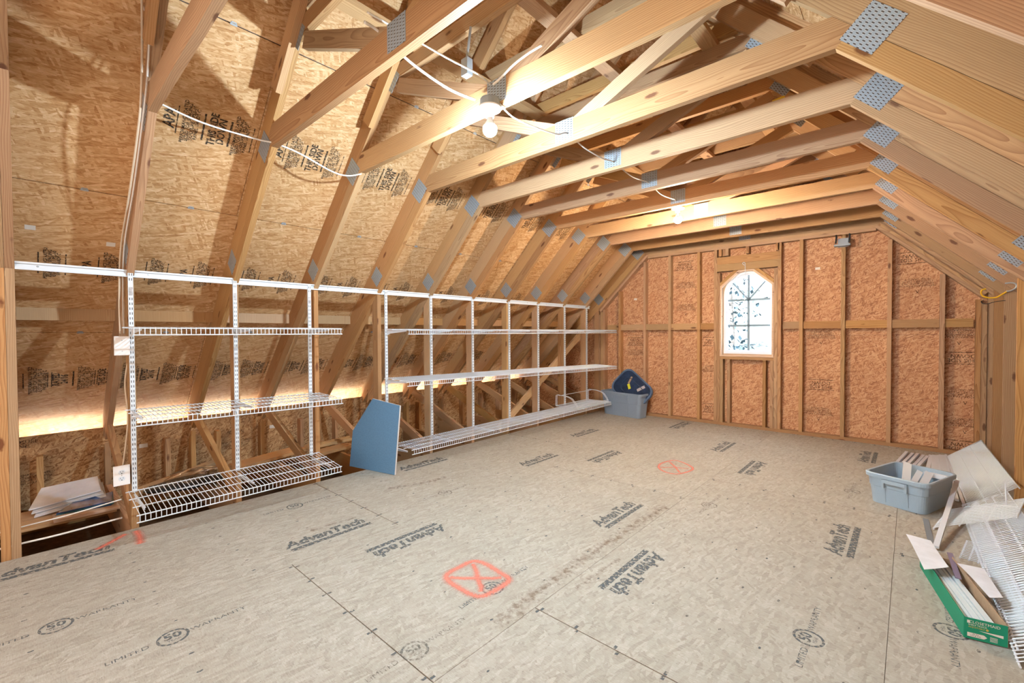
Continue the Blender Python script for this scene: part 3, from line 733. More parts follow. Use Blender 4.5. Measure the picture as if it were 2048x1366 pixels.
ring('window_jamb', oct_pts(WX0, WX1, WZ0, WZ1, .20), oct_pts(WX0+.02, WX1-.02, WZ0+.02, WZ1-.02, .195), YG-.006, YG+.10, 'jamb', W1)
ring('window_surround', oct_pts(WX0+.02, WX1-.02, WZ0+.02, WZ1-.02, .195), arch_pts(R_+.028, 1.0-.03), YG+.062, YG+.10, 'jamb', W1)
ring('window_frame', arch_pts(R_+.028, .97), arch_pts(R_, 1.0), YG+.05, YG+.11, 'vinyl', W1)
ring('window_frame', arch_pts(R_, 1.0), arch_pts(R_-.018, 1.018), YG+.068, YG+.105, 'vinyl', W1)
def bar(p0, p1, wd=.026, mat='grey'):
    Mw = frame(((p0[0]+p1[0])/2, YG+.085, (p0[1]+p1[1])/2), (p1[0]-p0[0], 0, p1[1]-p0[1]), ez=(0, -1, 0))
    obox('muntin', Mw, (math.hypot(p1[0]-p0[0], p1[1]-p0[1]), wd, .014), mat, W1)
M['muntin'] = plain('glare_blue_muntin', (.20, .29, .36), .5)  # grey-blue from the window glare put into the bars' colour
zm = 1.685
bar((xc, 1.0), (xc, 2.02), mat='muntin'); bar((xc-R_, zm), (xc+R_, zm), mat='muntin'); bar((xc-R_, 1.345), (xc+R_, 1.345), mat='muntin')
bar((xc, zm), (xc-.205, 1.93), .020, 'muntin'); bar((xc, zm), (xc+.205, 1.93), .020, 'muntin')
Rg = R_-.008
def arc(a0, a1, n=8): return [(xc+Rg*math.cos(math.radians(a0+(a1-a0)*i/n)), zs+Rg*math.sin(math.radians(a0+(a1-a0)*i/n))) for i in range(n+1)]
for sg in (-1, 1):
    m_ = lambda pts: [(xc+sg*(x-xc), z) for x, z in pts]
    for pts in ([(xc+.001, 1.01), (xc+Rg, 1.01), (xc+Rg, 1.344), (xc+.001, 1.344)], [(xc+.001, 1.346), (xc+Rg, 1.346), (xc+Rg, zm-.001), (xc+.001, zm-.001)],
                [(xc+.003, zm+.001), (xc+Rg, zm+.001)]+arc(0, 44), [(xc+.001, zm+.004)]+arc(46, 89.5)):
        v, f = prism_data(m_(pts), 0, .004); meshob('pane', v, f, 'glass', W1, frame((0, YG+.096, 0), (1, 0, 0), ez=(0, -1, 0)))
# diagonal corner blocks of the rough opening
for s_ in (-1, 1):
    xa = xc+s_*.33; xb = xc+s_*.12
    x_o = WX1 if s_ > 0 else WX0
    xz('corner_brace', [(x_o+s_*.002, WZ1-.205), (x_o-s_*.225, WZ1+.001), (x_o-s_*.17, WZ1+.001), (x_o+s_*.002, WZ1-.15)], YG, YG+.06, 'pine', GB)
# pull string on the window head
mb = MB(); mb.tube(spline([(xc-.03, YG-.012, 2.13), (xc-.05, YG-.02, 2.155), (xc-.03, YG-.022, 2.165), (xc-.02, YG-.014, 2.10), (xc-.024, YG-.016, 1.6)]), .0035, 5)
props(mb.build('pull_string', 'white'), 'thin white string hanging from a hook over the arched window', 'string')

# rear gable: plain framed sheathing behind the camera
RB = empty('wall_rear', (XM, YR, 0), kind='structure')
xz('panel', [(-5.3, -.285), (2.05, -.285), (2.05, ZC+(CR-2.05)+TS/CO), (XM, ZC+(XM-CL)*SL+TS/CO), (-5.3, ZC+(-5.3-CL)+TS/CO)], YR-.02, YR, 'osb_wall', RB, (1, 0))

# ---------------------------------------------------------------- closet rail, standards, wire shelves
for i, (a, b2) in enumerate(((-.005, .50), (.502, 2.036), (2.038, 4.046), (4.048, 6.085))):
    t = empty('hang_rail', (KL, a, 1.64), 'white steel hang rail high on the knee wall, '+['short piece at the blank end', 'over the shorter shelves', 'over the start of the long shelves', 'ending by the gable wall'][i], 'rail', 'hang rails')
    box('rail_web', KL+.001, KL+.004, a, b2, 1.639, 1.684, 'white', t)
    mb = MB(); L = b2-a; mb.box((.014, L, .003), (KL+.009, (a+b2)/2, 1.683)); mb.box((.003, L, .010), (KL+.0155, (a+b2)/2, 1.679)); mb.box((.010, L, .003), (KL+.008, (a+b2)/2, 1.640))
    mb.build('rail_lip', 'white', t)
    mb = MB(); y = a+.09
    while y < b2-.05:
        mb.lathe([(0, .0022), (.005, .0018), (.006, 0)], (0, 0, 0), 8); n = 24
        vv = mb.v[-n:]; mb.v[-n:] = [(KL+.004+q[2], y+q[0], 1.663+q[1]) for q in vv]; y += .41
    mb.build('screw', 'steel', t)['kind'] = 'stuff'
SY = [.498, 1.10, 1.657, 2.396, 2.941, 3.543, 4.176, 4.767, 5.393, 5.991]
XS = KL+.0175
for i, y in enumerate(SY):
    zb = .225 if i < 3 else .165
    t = empty('shelf_standard', (KL, y, zb), 'white slotted steel standard hung on the rail, %s one along from the outlet end' % ORD[i+1], 'standard', 'slotted shelf standards')
    mb = MB(); H = 1.678-zb
    mb.box((.003, .026, H), (XS, y, zb+H/2)); mb.box((.013, .002, H), (XS-.0065, y-.012, zb+H/2)); mb.box((.013, .002, H), (XS-.0065, y+.012, zb+H/2))
    mb.build('channel', 'white', t)
    mb = MB(); z = zb+.03
    while z < 1.66:
        if not (i < 3 and 1.50 < z < 1.62):
            for s_ in (-1, 1): mb.box((.0008, .0036, .016), (XS+.0016, y+s_*.0058, z))
        z += .0318
    mb.build('slot_hole', 'slot', t)['kind'] = 'stuff'
    if i < 3:
        mb = MB(); mb.box((.0008, .02, .055), (XS+.0018, y, 1.545)); mb.build('sticker', 'silver', t)

def wire_shelf(Mw, L, D, lip, label, cat='shelf', group=None, name='wire_shelf', n_rail=3, pitch=.0254, r=.0023, R=.0038, curl=True):
    """Mw: origin at the back corner, X along the length, Y to the front, Z up"""
    t = empty(name, (0, 0, 0), label, cat, group, Mw=Mw)
    rails = [('back_rail', 0, 0)]+[('middle_rail', D*(i+1)/n_rail, 0) for i in range(n_rail-1)]+[('front_rail', D, 0)]
    if lip: rails.append(('lip_rail', D+.004, -lip))
    for nm_, y, z in rails:
        mb = MB(); mb.tube([(0, y, z-R-.001), (L, y, z-R-.001)], R, 7); mb.build(nm_, 'white', t, Mw)
    mb = MB(); x = pitch*.5
    while x < L-.004:
        pts = [(x, -.004, 0), (x, D+.002, 0)]+([(x, D+.006, -.005), (x, D+.006, -lip)] if lip else [])
        mb.tube(pts, r, 4); x += pitch
    mb.build('cross_wires', 'white', t, Mw)['kind'] = 'stuff'
    return t
def shelf_on_wall(y0, y1, zb0, zb1, zf0, zf1, xf, lip, label, group, xb=KL+.021):
    o = Vector((xb, y1, zb1)); ex = Vector((0, y0-y1, zb0-zb1)); ey = Vector((xf-xb, 0, (zf0-zb0+zf1-zb1)/2))
    Mw = frame(o, ex, ey)
    if (Mw.to_3x3() @ Vector((0, 0, 1))).z < 0:
        o = Vector((xb, y0, zb0)); Mw = frame(o, -ex, ey)
    return wire_shelf(Mw, ex.length, ey.length, lip, label, 'shelf', group)
shelf_on_wall(0.451, 1.738, 1.312, 1.312, 1.307, 1.301, -3.392, 0.04, 'top white wire shelf of the short bay above the outlet', 'wire shelves of the short bay')
shelf_on_wall(0.456, 1.738, 0.775, 0.7561, 0.7601, 0.7442, -3.392, 0.036, 'middle white wire shelf of the short bay', 'wire shelves of the short bay')
shelf_on_wall(0.451, 1.723, 0.2382, 0.2441, 0.2034, 0.1915, -3.392, 0.042, 'lowest white wire shelf of the short bay, casting a grid shadow', 'wire shelves of the short bay')
shelf_on_wall(2.381, 6.238, 1.306, 1.308, 1.297, 1.297, -3.412, 0.036, 'long top white wire shelf reaching to the gable wall', 'long wire shelves')
shelf_on_wall(2.366, 6.238, 0.8315, 0.7522, 0.8177, 0.7442, -3.412, 0.036, 'long middle white wire shelf reaching over the blue-lidded tote', 'long wire shelves')
shelf_on_wall(2.401, 6.045, 0.1746, 0.1905, 0.1985, 0.2014, -3.402, 0.04, 'long lowest white wire shelf running behind the blue board', 'long wire shelves')
# brackets
def bracket(y, zt, xf, label):
    t = empty('shelf_bracket', (XS, y, zt), label, 'bracket', 'white shelf brackets')
    L = xf-XS-.02
    xz('bracket_arm', [(XS+.0035, zt-.062), (XS+.0035, zt-.008), (XS+L, zt-.012), (XS+L, zt-.022), (XS+.07, zt-.040)], y-.0015, y+.0015, 'white_dim', t, (1, 0))
    mb = MB(); mb.box((L, .012, .002), (XS+L/2, y, zt-.0095)); o = mb.build('bracket_flange', 'white_dim', t)
for j, (zs_, names) in enumerate((((1.308, 1.308), 'top'), ((.766, .751), 'middle'), ((.220, .218), 'lowest'))):
    for i in range(3): bracket(SY[i], (zs_[0]+(zs_[1]-zs_[0])*i/2), -3.43, 'white tapered bracket under the %s short shelf, on the %s standard' % (names, ORD[i+1]))
for j, (zs_, names) in enumerate((((1.302, 1.302), 'top'), ((.824, .751), 'middle'), ((.181, .193), 'lowest'))):
    for i in range(3, 10): bracket(SY[i], (zs_[0]+(zs_[1]-zs_[0])*(i-3)/6.), -3.44, 'white tapered bracket under the %s long shelf, on the %s standard' % (names, ORD[i+1]))
# wire end-guard rack set on the low shelf
t = empty('wire_rack', (-3.6, 5.6, .21), 'white curved wire guard standing on the end of the lowest long shelf', 'rack')
for nm_, y in (('end_guard', 5.15), ('end_guard', 5.99)):
    mb = MB()
    for dy in (0, .028): mb.tube(spline([(-3.43, y+dy, .212), (-3.45, y+dy, .26), (-3.52, y+dy, .335), (-3.62, y+dy, .365), (-3.72, y+dy, .368), (-3.78, y+dy, .36), (-3.785, y+dy, .215)], 6), .0035, 6)
    mb.tube([(-3.43, y, .212), (-3.785, y, .212)], .003, 5)
    mb.build(nm_, 'white', t)
for nm_, x, z in (('top_rail', -3.70, .37), ('front_rail', -3.43, .215), ('low_rail', -3.435, .235), ('back_rail', -3.785, .215)):
    mb = MB(); mb.tube([(x, 5.15, z), (x, 6.018, z)], .0035, 6); mb.build(nm_, 'white', t)
mb = MB(); y = 5.17
while y < 6.01: mb.tube([(-3.43, y, .214), (-3.785, y, .214)], .0017, 4); y += .0254
mb.build('cross_wires', 'white', t)['kind'] = 'stuff'

# ---------------------------------------------------------------- outlet, blank cover, cables
def cover(name, y, z, wy, hz, label, outlet):
    t = empty(name, (KL+.05, y, z), label, 'outlet' if outlet else 'cover plate')
    Mw = frame((KL+.022, y, z), (0, 1, 0), (0, 0, 1))
    mb = MB(); mb.box((wy, hz, .004), (0, 0, 0)); mb.box((wy-.01, hz-.01, .003), (0, 0, .0025)); mb.build('face_plate', 'ceramic', t, Mw)
    mb = MB(); mb.box((.05, .09, .045), (0, 0, -.026)); mb.build('junction_box', 'grey', t, Mw)
    if outlet:
        for dz in (-.021, .021):
            mb = MB(); n = 20
            mb.add([(.017*math.cos(a), dz+max(-.0135, min(.0135, .017*math.sin(a))), .0046) for a in [2*math.pi*i/n for i in range(n)]], [tuple(range(n))]); o = mb.build('receptacle', 'white', t, Mw)
            mb = MB(); mb.box((.0022, .008, .0008), (-.0065, dz+.004, .005)); mb.box((.0022, .0065, .0008), (.0065, dz+.004, .005)); mb.box((.005, .005, .0008), (0, dz-.008, .005)); q = mb.build('slot', 'slot', o, Mw)
    for dz in ((0,) if outlet else (-.035, .035)):
        mb = MB(); mb.lathe([(0, .0055), (.0028, .005), (.0032, .004)], (0, dz, 0), 8); mb.build('screw', 'steel', t, Mw)
cover('outlet', .434, .352, .082, .128, 'white duplex outlet with two receptacles low on the first post', True)
cover('blank_cover', .449, 1.19, .078, .122, 'white blank cover plate below the cables on the first post', False)
def cable(name, pts, r, mat, label, n=7, group=None):
    mb = MB(); mb.tube(spline(pts, 8), r, n); return props(mb.build(name, mat, smooth=True), label, 'cable', group)
yz = Yk(-1)-.01
cable('cable', [(KL-.045, yz-.022, 1.27), (KL-.05, yz-.022, 1.5), (KL+.05, yz-.022, 1.80), (LP(-.55, .02)[0], yz-.022, LP(-.55, .02)[1]), (LP(-.15, -.01)[0], yz-.022, LP(-.15, -.01)[1]), (CL+.03, yz-.022, 2.50), (CL+.14, yz-.030, 2.75), (CL+.36, yz-.06, 3.0)], .0055, 'cable_tan', 'tan cable stapled up the first rafter from the blank cover plate')
cable('cable', [(KL-.065, yz, 1.27), (KL-.075, yz, 1.5), (KL+.02, yz, 1.83), (LP(-.5, .05)[0], yz, LP(-.5, .05)[1]), (LP(-.1, .04)[0], yz, LP(-.1, .04)[1]), (CL+.05, yz, 2.58), (CL+.16, yz-.005, 2.80), (CL+.24, yz-.045, 2.90), (CL+.42, yz-.042, 3.06)], .005, 'cable', 'white cable running up the first rafter beside the tan one')
cable('cable', [(KL-.05, yz+.03, 1.16), (KL-.06, yz+.0, .95), (KL-.055, yz+.01, .7), (KL-.05, yz-.02, .40)], .0055, 'cable_tan', 'grey-tan cable looping down from blank plate to outlet')
a = LP(-.03, .05)
cable('cable', [(CL+.02, Yk(-1)+.02, 2.50), (CL-.03, Yk(-1)+.25, 2.478), (CL-.03, Yk(0)-.08, 2.475), (CL-.0, Yk(0)+.02, 2.47), (CL+.03, Yk(0)+.16, 2.44), (CL+.02, Yk(0)+.38, 2.385), (CL-.02, Yk(1)-.09, 2.40), (CL+.01, Yk(1)+.0, 2.43)], .0052, 'cable', 'white cable sagging across the second and third rafters under the collar joints')
b1 = Vector((-1.608, 1.61, 2.335))
cable('cable', [(-1.76, 1.02, 2.60), (-1.77, 1.10, 2.60), (-1.76, 1.25, 2.535), (-1.72, 1.45, 2.475), (-1.70, 1.612, 2.475)], .0065, 'cable', 'thick white cable drooping to the box of the cool bulb')
cable('cable', [(-1.735, 1.02, 2.63), (-1.72, 1.13, 2.62), (-1.66, 1.38, 2.575), (-1.61, 1.55, 2.545), (-1.63, 1.655, 2.545)], .0045, 'cable', 'thin white cable drooping to the box of the cool bulb')
cable('cable', [(-1.575, 1.62, 2.51), (-1.55, 1.645, 2.54), (-1.47, 1.655, 2.58), (-1.38, 1.66, 2.60), (-1.30, 1.668, 2.61)], .0055, 'cable', 'white cable rising from the cool bulb along its collar beam')
cable('cable', [(-1.585, 1.68, 2.44), (-1.60, 1.80, 2.42), (-1.60, 2.0, 2.43), (-1.60, 2.2, 2.46), (-1.60, Yk(2)-.002, 2.50), (-1.60, 2.5, 2.47), (-1.61, 2.75, 2.475), (-1.62, Yk(3), 2.50), (-1.62, 3.2, 2.47), (-1.63, Yk(4), 2.50), (-1.64, 3.8, 2.47), (-1.65, Yk(5), 2.50), (-1.65, 4.13, 2.49)], .0045, 'cable', 'white cable strung from the cool bulb towards the warm bulb')
cable('cable', [(-3.83, -.3, .115), (-3.9, -.05, .125), (-3.88, .2, .145), (-3.87, .44, .175)], .004, 'cable', 'pale cord stretched low across the open eave, upper of two')
cable('cable', [(-3.85, -.3, .03), (-3.85, -.05, .045), (-3.85, .15, .045), (-3.86, .44, .055)], .006, 'cable', 'thick pale cord stretched low across the open eave, lower of two')
cable('cable', [(.20, 1.72, 2.1), (.30, 1.76, 2.06), (.42, 1.83, 2.0), (.55, 1.9, 1.93)], .004, 'cable', 'white cord crossing the sloping boards high above the leaning wire shelves')

# ---------------------------------------------------------------- bulbs
def lamp(x, y, z, mat, label, s=1.0):
    t = empty('light_bulb_holder', (x, y, z), label, 'light', 'bare bulbs on the collar beams')
    mb = MB(); mb.lathe([(0, .010), (.058, .010), (.060, .004), (.057, -.003), (.030, -.010), (.024, -.016), (.022, -.042), (.0, -.042)], (x, y, z), 28); mb.build('lamp_holder', 'ceramic', t, smooth=True)
    mb = MB(); mb.lathe([(.013, -.036), (.0145, -.052), (.022, -.066), (.030, -.080), (.0338, -.0885), (0, -.0885)], (x, y, z), 16); mb.build('bulb_collar', 'ceramic', t, smooth=True)
    prof = [(.0335, -.088), (.036, -.097), (.0355, -.110), (.030, -.124), (.019, -.134), (.009, -.138), (0, -.139)]
    mb = MB(); mb.lathe(prof, (x, y, z), 20); mb.build('bulb_glass', mat, t, smooth=True)
    mb = MB(); mb.lathe([(0, .052), (.048, .052), (.051, .046), (.051, .0105), (0, .0105)], (x, y, z), 20); mb.build('ceiling_box', 'grey', t)
lamp(-1.618, 1.640, 2.408, 'bulb1', 'bare cool white bulb in a round white holder under the near collar beam')
lamp(-1.666, 4.240, 2.440, 'bulb2', 'bare warm bulb in a white holder under a collar beam, toward the window')

# ---------------------------------------------------------------- things up in the roof and on the walls
t = empty('junction_box', (-1.83, 1.69, 2.72), 'grey steel box with a short conduit among the roof webs', 'box')
mb = MB(); mb.box((.05, .04, .09), (-1.83, 1.677, 2.72)); mb.build('box_body', 'steel', t)
mb = MB(); mb.tube([(-1.83, 1.677, 2.765), (-1.80, 1.68, 2.93)], .007, 8); mb.build('conduit', 'steel', t)
t = empty('wall_bracket', (-.579, YG-.02, 2.295), 'grey U-shaped bracket with black clips high on the gable stud', 'bracket')
mb = MB(); mb.box((.10, .015, .10), (-.585, YG-.008, 2.28)); mb.build('back_plate', 'grey', t)
mb = MB(); mb.box((.15, .07, .02), (-.59, YG-.05, 2.245)); mb.build('bracket_arm', 'grey', t)
for dx in (-.065, .058):
    mb = MB(); mb.tube(spline([(-.585+dx, YG-.03, 2.37), (-.58+dx, YG-.06, 2.34), (-.585+dx, YG-.06, 2.27)]), .009, 6); mb.build('clip', 'black', t)
t = empty('storage_hook', (.57, 5.35, 1.57), 'big U-shaped storage hook, half yellow and half grey, screwed to a knee post', 'hook')
Yh = Yk(7)-.009
mb = MB(); mb.tube(spline([(.575, Yh, 1.575), (.548, Yh, 1.553), (.52, Yh, 1.532), (.48, Yh, 1.530), (.445, Yh, 1.545), (.432, Yh, 1.572), (.438, Yh, 1.597), (.46, Yh, 1.606)]), .0058, 8); mb.build('hook_arm', 'yellow', t, smooth=True)
mb = MB(); mb.tube(spline([(.572, Yh, 1.576), (.60, Yh, 1.582), (.622, Yh, 1.600), (.628, Yh, 1.620), (.618, Yh, 1.638), (.595, Yh, 1.645), (.565, Yh, 1.642)]), .0058, 8); mb.build('hook_arm', 'hookgrey', t, smooth=True)
t = empty('wire_hook', (.50, Yh, 1.49), 'small black wire hook below the yellow storage hook', 'hook')
mb = MB(); mb.tube(spline([(.57, Yh, 1.503), (.52, Yh, 1.498), (.47, Yh, 1.482), (.442, Yh, 1.486), (.434, Yh, 1.503), (.448, Yh, 1.512)]), .003, 6); mb.build('hook_wire', 'black', t)
o = obox('tape_tag', frame((-.69, Yk(4)-.003, 2.852), (1, 0, .12), ez=(0, -1, 0)), (.075, .035, .002), 'label_tape')
props(o, 'small yellow tape tag on a truss web under the high slope', 'tag')

# ---------------------------------------------------------------- blue-grey cut board leaning at the floor's edge
A = Vector((*ft(-3.965, 2.045), .002)); B = Vector((*ft(-3.408, 2.18), .002))
ex = (B-A).normalized(); nrm = Vector((ex.y, -ex.x, 0))          # towards the camera
lean = (Vector((0, 0, 1))-nrm*.10).normalized()
Mw = frame(A, ex, lean)
L = (B-A).length
pts = [(0, 0), (L, 0), (L+.012, .615), (.245, .655), (.012, .335)]
t = empty('cut_board', A, 'blue-grey board with one clipped corner leaning by the shelves', 'board', Mw=Mw)
v, f = prism_data(pts, 0, .002); meshob('face_sheet', v, f, 'blue', t, Mw)
v, f = prism_data(pts, -.016, -.0002); meshob('board_core', v, f, 'edge', t, Mw)

# ---------------------------------------------------------------- storage totes
def tote(Mw, Lx, Ly, H, mat, label, taper=.86):
    t = empty('storage_tote', (0, 0, 0), label, 'tote', Mw=Mw)
    def rr(lx, ly, rad, n=6):
        out = []
        for cx_, cy_, a0 in ((1, 1, 0), (-1, 1, 90), (-1, -1, 180), (1, -1, 270)):
            for i in range(n+1):
                a = math.radians(a0+90*i/n); out.append((cx_*(lx/2-rad)+rad*math.cos(a), cy_*(ly/2-rad)+rad*math.sin(a)))
        return out
    def loft(name, secs, mat, close_end=True):
        v = []; f = []; n = len(secs[0][0])
        for pts_, z in secs: v += [(x, y, z) for x, y in pts_]
        for i in range(len(secs)-1):
            for k in range(n): f.append((i*n+k, i*n+(k+1) % n, (i+1)*n+(k+1) % n, (i+1)*n+k))
        if close_end: f.append(tuple(range(n-1, -1, -1))); f.append(tuple((len(secs)-1)*n+k for k in range(n)))
        return meshob(name, v, f, mat, t, Mw)
    b = taper
    loft('tote_body', [(rr(Lx*b, Ly*b, .05), 0), (rr(Lx*(b+.4*(1-b)), Ly*(b+.4*(1-b)), .05), H*.55), (rr(Lx*(b+.42*(1-b))+.006, Ly*(b+.42*(1-b))+.006, .05), H*.57), (rr(Lx*.965, Ly*.965, .05), H-.02),
                       (rr(Lx*.965-.008, Ly*.965-.008, .05), H-.012), (rr(Lx*b-.008, Ly*b-.008, .048), .006)], mat)
    loft('tote_rim', [(rr(Lx*.965+.002, Ly*.965+.002, .05), H-.030), (rr(Lx+.012, Ly+.012, .06), H-.030), (rr(Lx+.016, Ly+.016, .06), H-.006), (rr(Lx+.006, Ly+.006, .055), H), (rr(Lx*.965-.006, Ly*.965-.006, .05), H-.002), (rr(Lx*.965-.008, Ly*.965-.008, .05), H-.028)], mat, False)
    for sg in (-1, 1):
        mb = MB(); q = sg*(Ly*.965/2+.012)
        mb.box((Lx*.36, .026, .024), (0, q, H-.045))
        for s2 in (-1, 1): mb.box((.016, .02, .06), (s2*Lx*.18, q-sg*.003, H-.065))
        mb.build('tote_grip', mat, t, Mw)
        for s2 in (-1, 1):
            mb = MB(); y_t = sg*(Ly*.955/2); y_b = sg*(Ly*b/2)
            x_ = s2*Lx*.18
            mb.add([(x_-.006, y_b, .02), (x_+.006, y_b, .02), (x_+.006, y_b+sg*.006, .02), (x_-.006, y_b+sg*.006, .02), (x_-.006, y_t, H-.04), (x_+.006, y_t, H-.04), (x_+.006, y_t+sg*.006, H-.04), (x_-.006, y_t+sg*.006, H-.04)],
                   [(0, 1, 2, 3), (4, 5, 6, 7), (0, 1, 5, 4), (1, 2, 6, 5), (2, 3, 7, 6), (3, 0, 4, 7)])
            mb.build('tote_rib', mat, t, Mw)
    return t
MT = frame((-3.24, 6.178, .001), (.987, -.157, 0), ez=(0, 0, 1))
tote(MT, .75, .255, .36, 'tote', 'grey-blue storage tote standing in the corner by the gable wall')
# its navy lid, tucked in on edge
Ml = frame((-3.135, 6.20, .405), (.81, -.59*.40, -.59*.915), (.59, .81*.40, .81*.915)) 
t = empty('tote_lid', (0, 0, 0), 'navy blue tote lid stuck on edge inside the corner tote', 'lid', Mw=Ml)
def rrect(lx, ly, rad, n=6):
    out = []
    for cx_, cy_, a0 in ((1, 1, 0), (-1, 1, 90), (-1, -1, 180), (1, -1, 270)):
        for i in range(n+1):
            a = math.radians(a0+90*i/n); out.append((cx_*(lx/2-rad)+rad*math.cos(a), cy_*(ly/2-rad)+rad*math.sin(a)))
    return out
v, f = prism_data(rrect(.60, .41, .12), -.008, .008); meshob('lid_sheet', v, f, 'lid', t, Ml)
po, pi_ = rrect(.63, .44, .13), rrect(.585, .395, .11); n = len(po)
v = [(x, y, -.02) for x, y in po]+[(x, y, .022) for x, y in po]+[(x, y, .022) for x, y in pi_]+[(x, y, -.02) for x, y in pi_]
f = [(j*n+k, j*n+(k+1) % n, ((j+1) % 4)*n+(k+1) % n, ((j+1) % 4)*n+k) for j in range(4) for k in range(n)]
meshob('lid_rim', v, f, plain('blue_lid_rim', (.10, .16, .27), .35), t, Ml)
mb = MB(); mb.tube([(x, y, .010) for x, y in rrect(.36, .22, .07)]+[(rrect(.36, .22, .07)[0][0], rrect(.36, .22, .07)[0][1], .010)], .005, 6); mb.build('lid_ridge', 'lid', t, Ml)
obox('lid_label', Ml @ Matrix.Translation((-.06, .0, .0095)) @ Matrix.Rotation(-.5, 4, 'Z'), (.085, .04, .001), 'label_yellow', t)
obox('tape_scrap', Ml @ Matrix.Translation((.11, .10, .0095)) @ Matrix.Rotation(1.2, 4, 'Z'), (.13, .045, .001), 'silver', t)
obox('tape_scrap', Ml @ Matrix.Translation((-.12, .08, .0095)) @ Matrix.Rotation(1.9, 4, 'Z'), (.12, .03, .001), 'kraft', t)
# the low tote full of shelf parts
MR_ = frame((.006, 4.36, .001), (.342, -.125, 0), ez=(0, 0, 1))
tote(MR_, .365, .49, .225, 'tote_pale', 'open pale grey tote holding white track pieces, beside the wire shelving')
for i, (a, b2, w_) in enumerate((((-.09, .20, .24), (.03, -.16, .10), .05), ((.0, .16, .205), (.05, -.17, .12), .035), ((.055, .16, .21), (.10, -.19, .10), .045))):
    p0 = MR_ @ Vector(a); p1 = MR_ @ Vector(b2)
    o = plank('shelf_track', p0, p1, (.3, -.6, .7), w_, .006, 'white')
    props(o, ['long white tapered track piece sticking up out of the pale tote', 'short white track piece inside the pale tote, beside the tapered one', 'grey-white track piece lying deepest in the pale tote'][i], 'track', 'track pieces in the pale tote')
p0 = MR_ @ Vector((.01, .205, .185)); p1 = MR_ @ Vector((.14, .205, .185))
o = plank('small_carton', p0, p1, (0, 0, 1), .03, .03, 'paper'); props(o, 'small cream carton lodged at the far rim of the pale tote', 'carton')

# ---------------------------------------------------------------- loose poles and wire panels by the knee wall
polesA = [((-.085, 5.55), (-.02, 6.10)), ((-.045, 5.55), (.025, 6.06)), ((-.01, 5.53), (.065, 6.08)), ((.03, 5.5), (.105, 6.04)), ((.06, 5.5), (.135, 6.02))]
for i, (a, b2) in enumerate(polesA):
    o = plank('shelf_pole', (a[0], a[1], .012), (b2[0], b2[1], .012), (0, 0, 1), .024, .022, 'white_dim')
    props(o, 'white slotted pole on the floor behind the pale tote, %s of five' % ORD[i+1], 'pole', 'poles behind the tote')
polesB = [((.10, 5.0), (.160, 6.1), .03), ((.15, 4.9), (.195, 6.1), .05), ((.185, 4.8), (.215, 6.14), .02), ((.225, 4.75), (.24, 6.15), .045), ((.265, 4.6), (.258, 6.18), .02), ((.295, 4.5), (.272, 6.2), .016)]
for i, (a, b2, w_) in enumerate(polesB):
    o = plank('shelf_standard', (a[0], a[1], .012+.004*(i % 2)), (b2[0], b2[1], .012+.004*(i % 2)), (0, 0, 1), w_, .014, 'white_dim' if i % 2 else 'white')
    props(o, 'loose white standard lying beside the leaning wire panels, %s of six from the tote' % ORD[i+1], 'standard', 'loose standards beside the wire panels')
o = plank('steel_strip', (.085, 4.04, .002), (.102, 3.57, .002), (0, 0, 1), .03, .003, 'grey'); props(o, 'flat dark steel strip lying on the floor in front of the pale tote', 'strip')
o = plank('shelf_standard', (.118, 3.50, .018), (.262, 4.58, .16), (0, 0, 1), .026, .014, 'white_dim'); props(o, 'single standard propped across the cut wire piece by the paper sheet', 'standard')
def quad_panel(nl, nr, fl_, n_rail, lip, label, pitch=.0254, name='wire_shelf'):
    """wire panel from its near-low corner nl, near-high nr, far-low fl_"""
    nl, nr, fl_ = Vector(nl), Vector(nr), Vector(fl_)
    Mw = frame(fl_ if False else nl, fl_-nl, nr-nl)
    if (Mw.to_3x3() @ Vector((0, 0, 1))).z < 0:
        Mw = frame(fl_, nl-fl_, nr-nl)
    return wire_shelf(Mw, (fl_-nl).length, (nr-nl).length, lip, label, 'shelf', 'loose wire panels by the knee wall', name, n_rail, pitch)
def lean(y0, y1, lo, hi, t, n_rail, lip, label, sk=0.):
    # panel leaning on the knee posts: low edge lo, high edge hi (x, z), lifted t off the one below
    dx, dz = hi[0]-lo[0], hi[1]-lo[1]; L = math.hypot(dx, dz); ox, oz = -dz/L*t, dx/L*t
    quad_panel((lo[0]+ox+sk, y0, lo[1]+oz), (hi[0]+ox+sk, y0+.02, hi[1]+oz), (lo[0]+ox-.035+sk*.5, y1, lo[1]+oz), n_rail, lip, label)
lean(4.46, 6.20, (.318, .010), (.548, .205), 0, 3, 0, 'long white wire panel leaning on the knee wall, reaching the gable')
lean(4.50, 6.08, (.322, .010), (.548, .205), .014, 3, 0, 'second white wire panel lying over the one that reaches the gable')
lean(2.47, 4.06, (.312, .010), (.545, .150), 0, 4, 0, 'white wire panel lying lowest in the pile beside the green carton')
lean(2.44, 4.20, (.318, .010), (.545, .150), .022, 3, 0, 'white wire panel second up in the pile beside the green carton')
lean(2.52, 4.38, (.335, .012), (.545, .150), .044, 3, 0, 'white wire panel topmost in the pile beside the green carton')
quad_panel((.115, 3.84, .014), (.425, 4.03, .155), (.208, 4.32, .016), 3, 0, 'short cut piece of wire panel lying askew beside the pale tote')
quad_panel((.212, 3.46, .006), (.282, 3.46, .006), (.262, 3.78, .006), 2, .0, 'small wire strip lying flat between the papers and the pile')
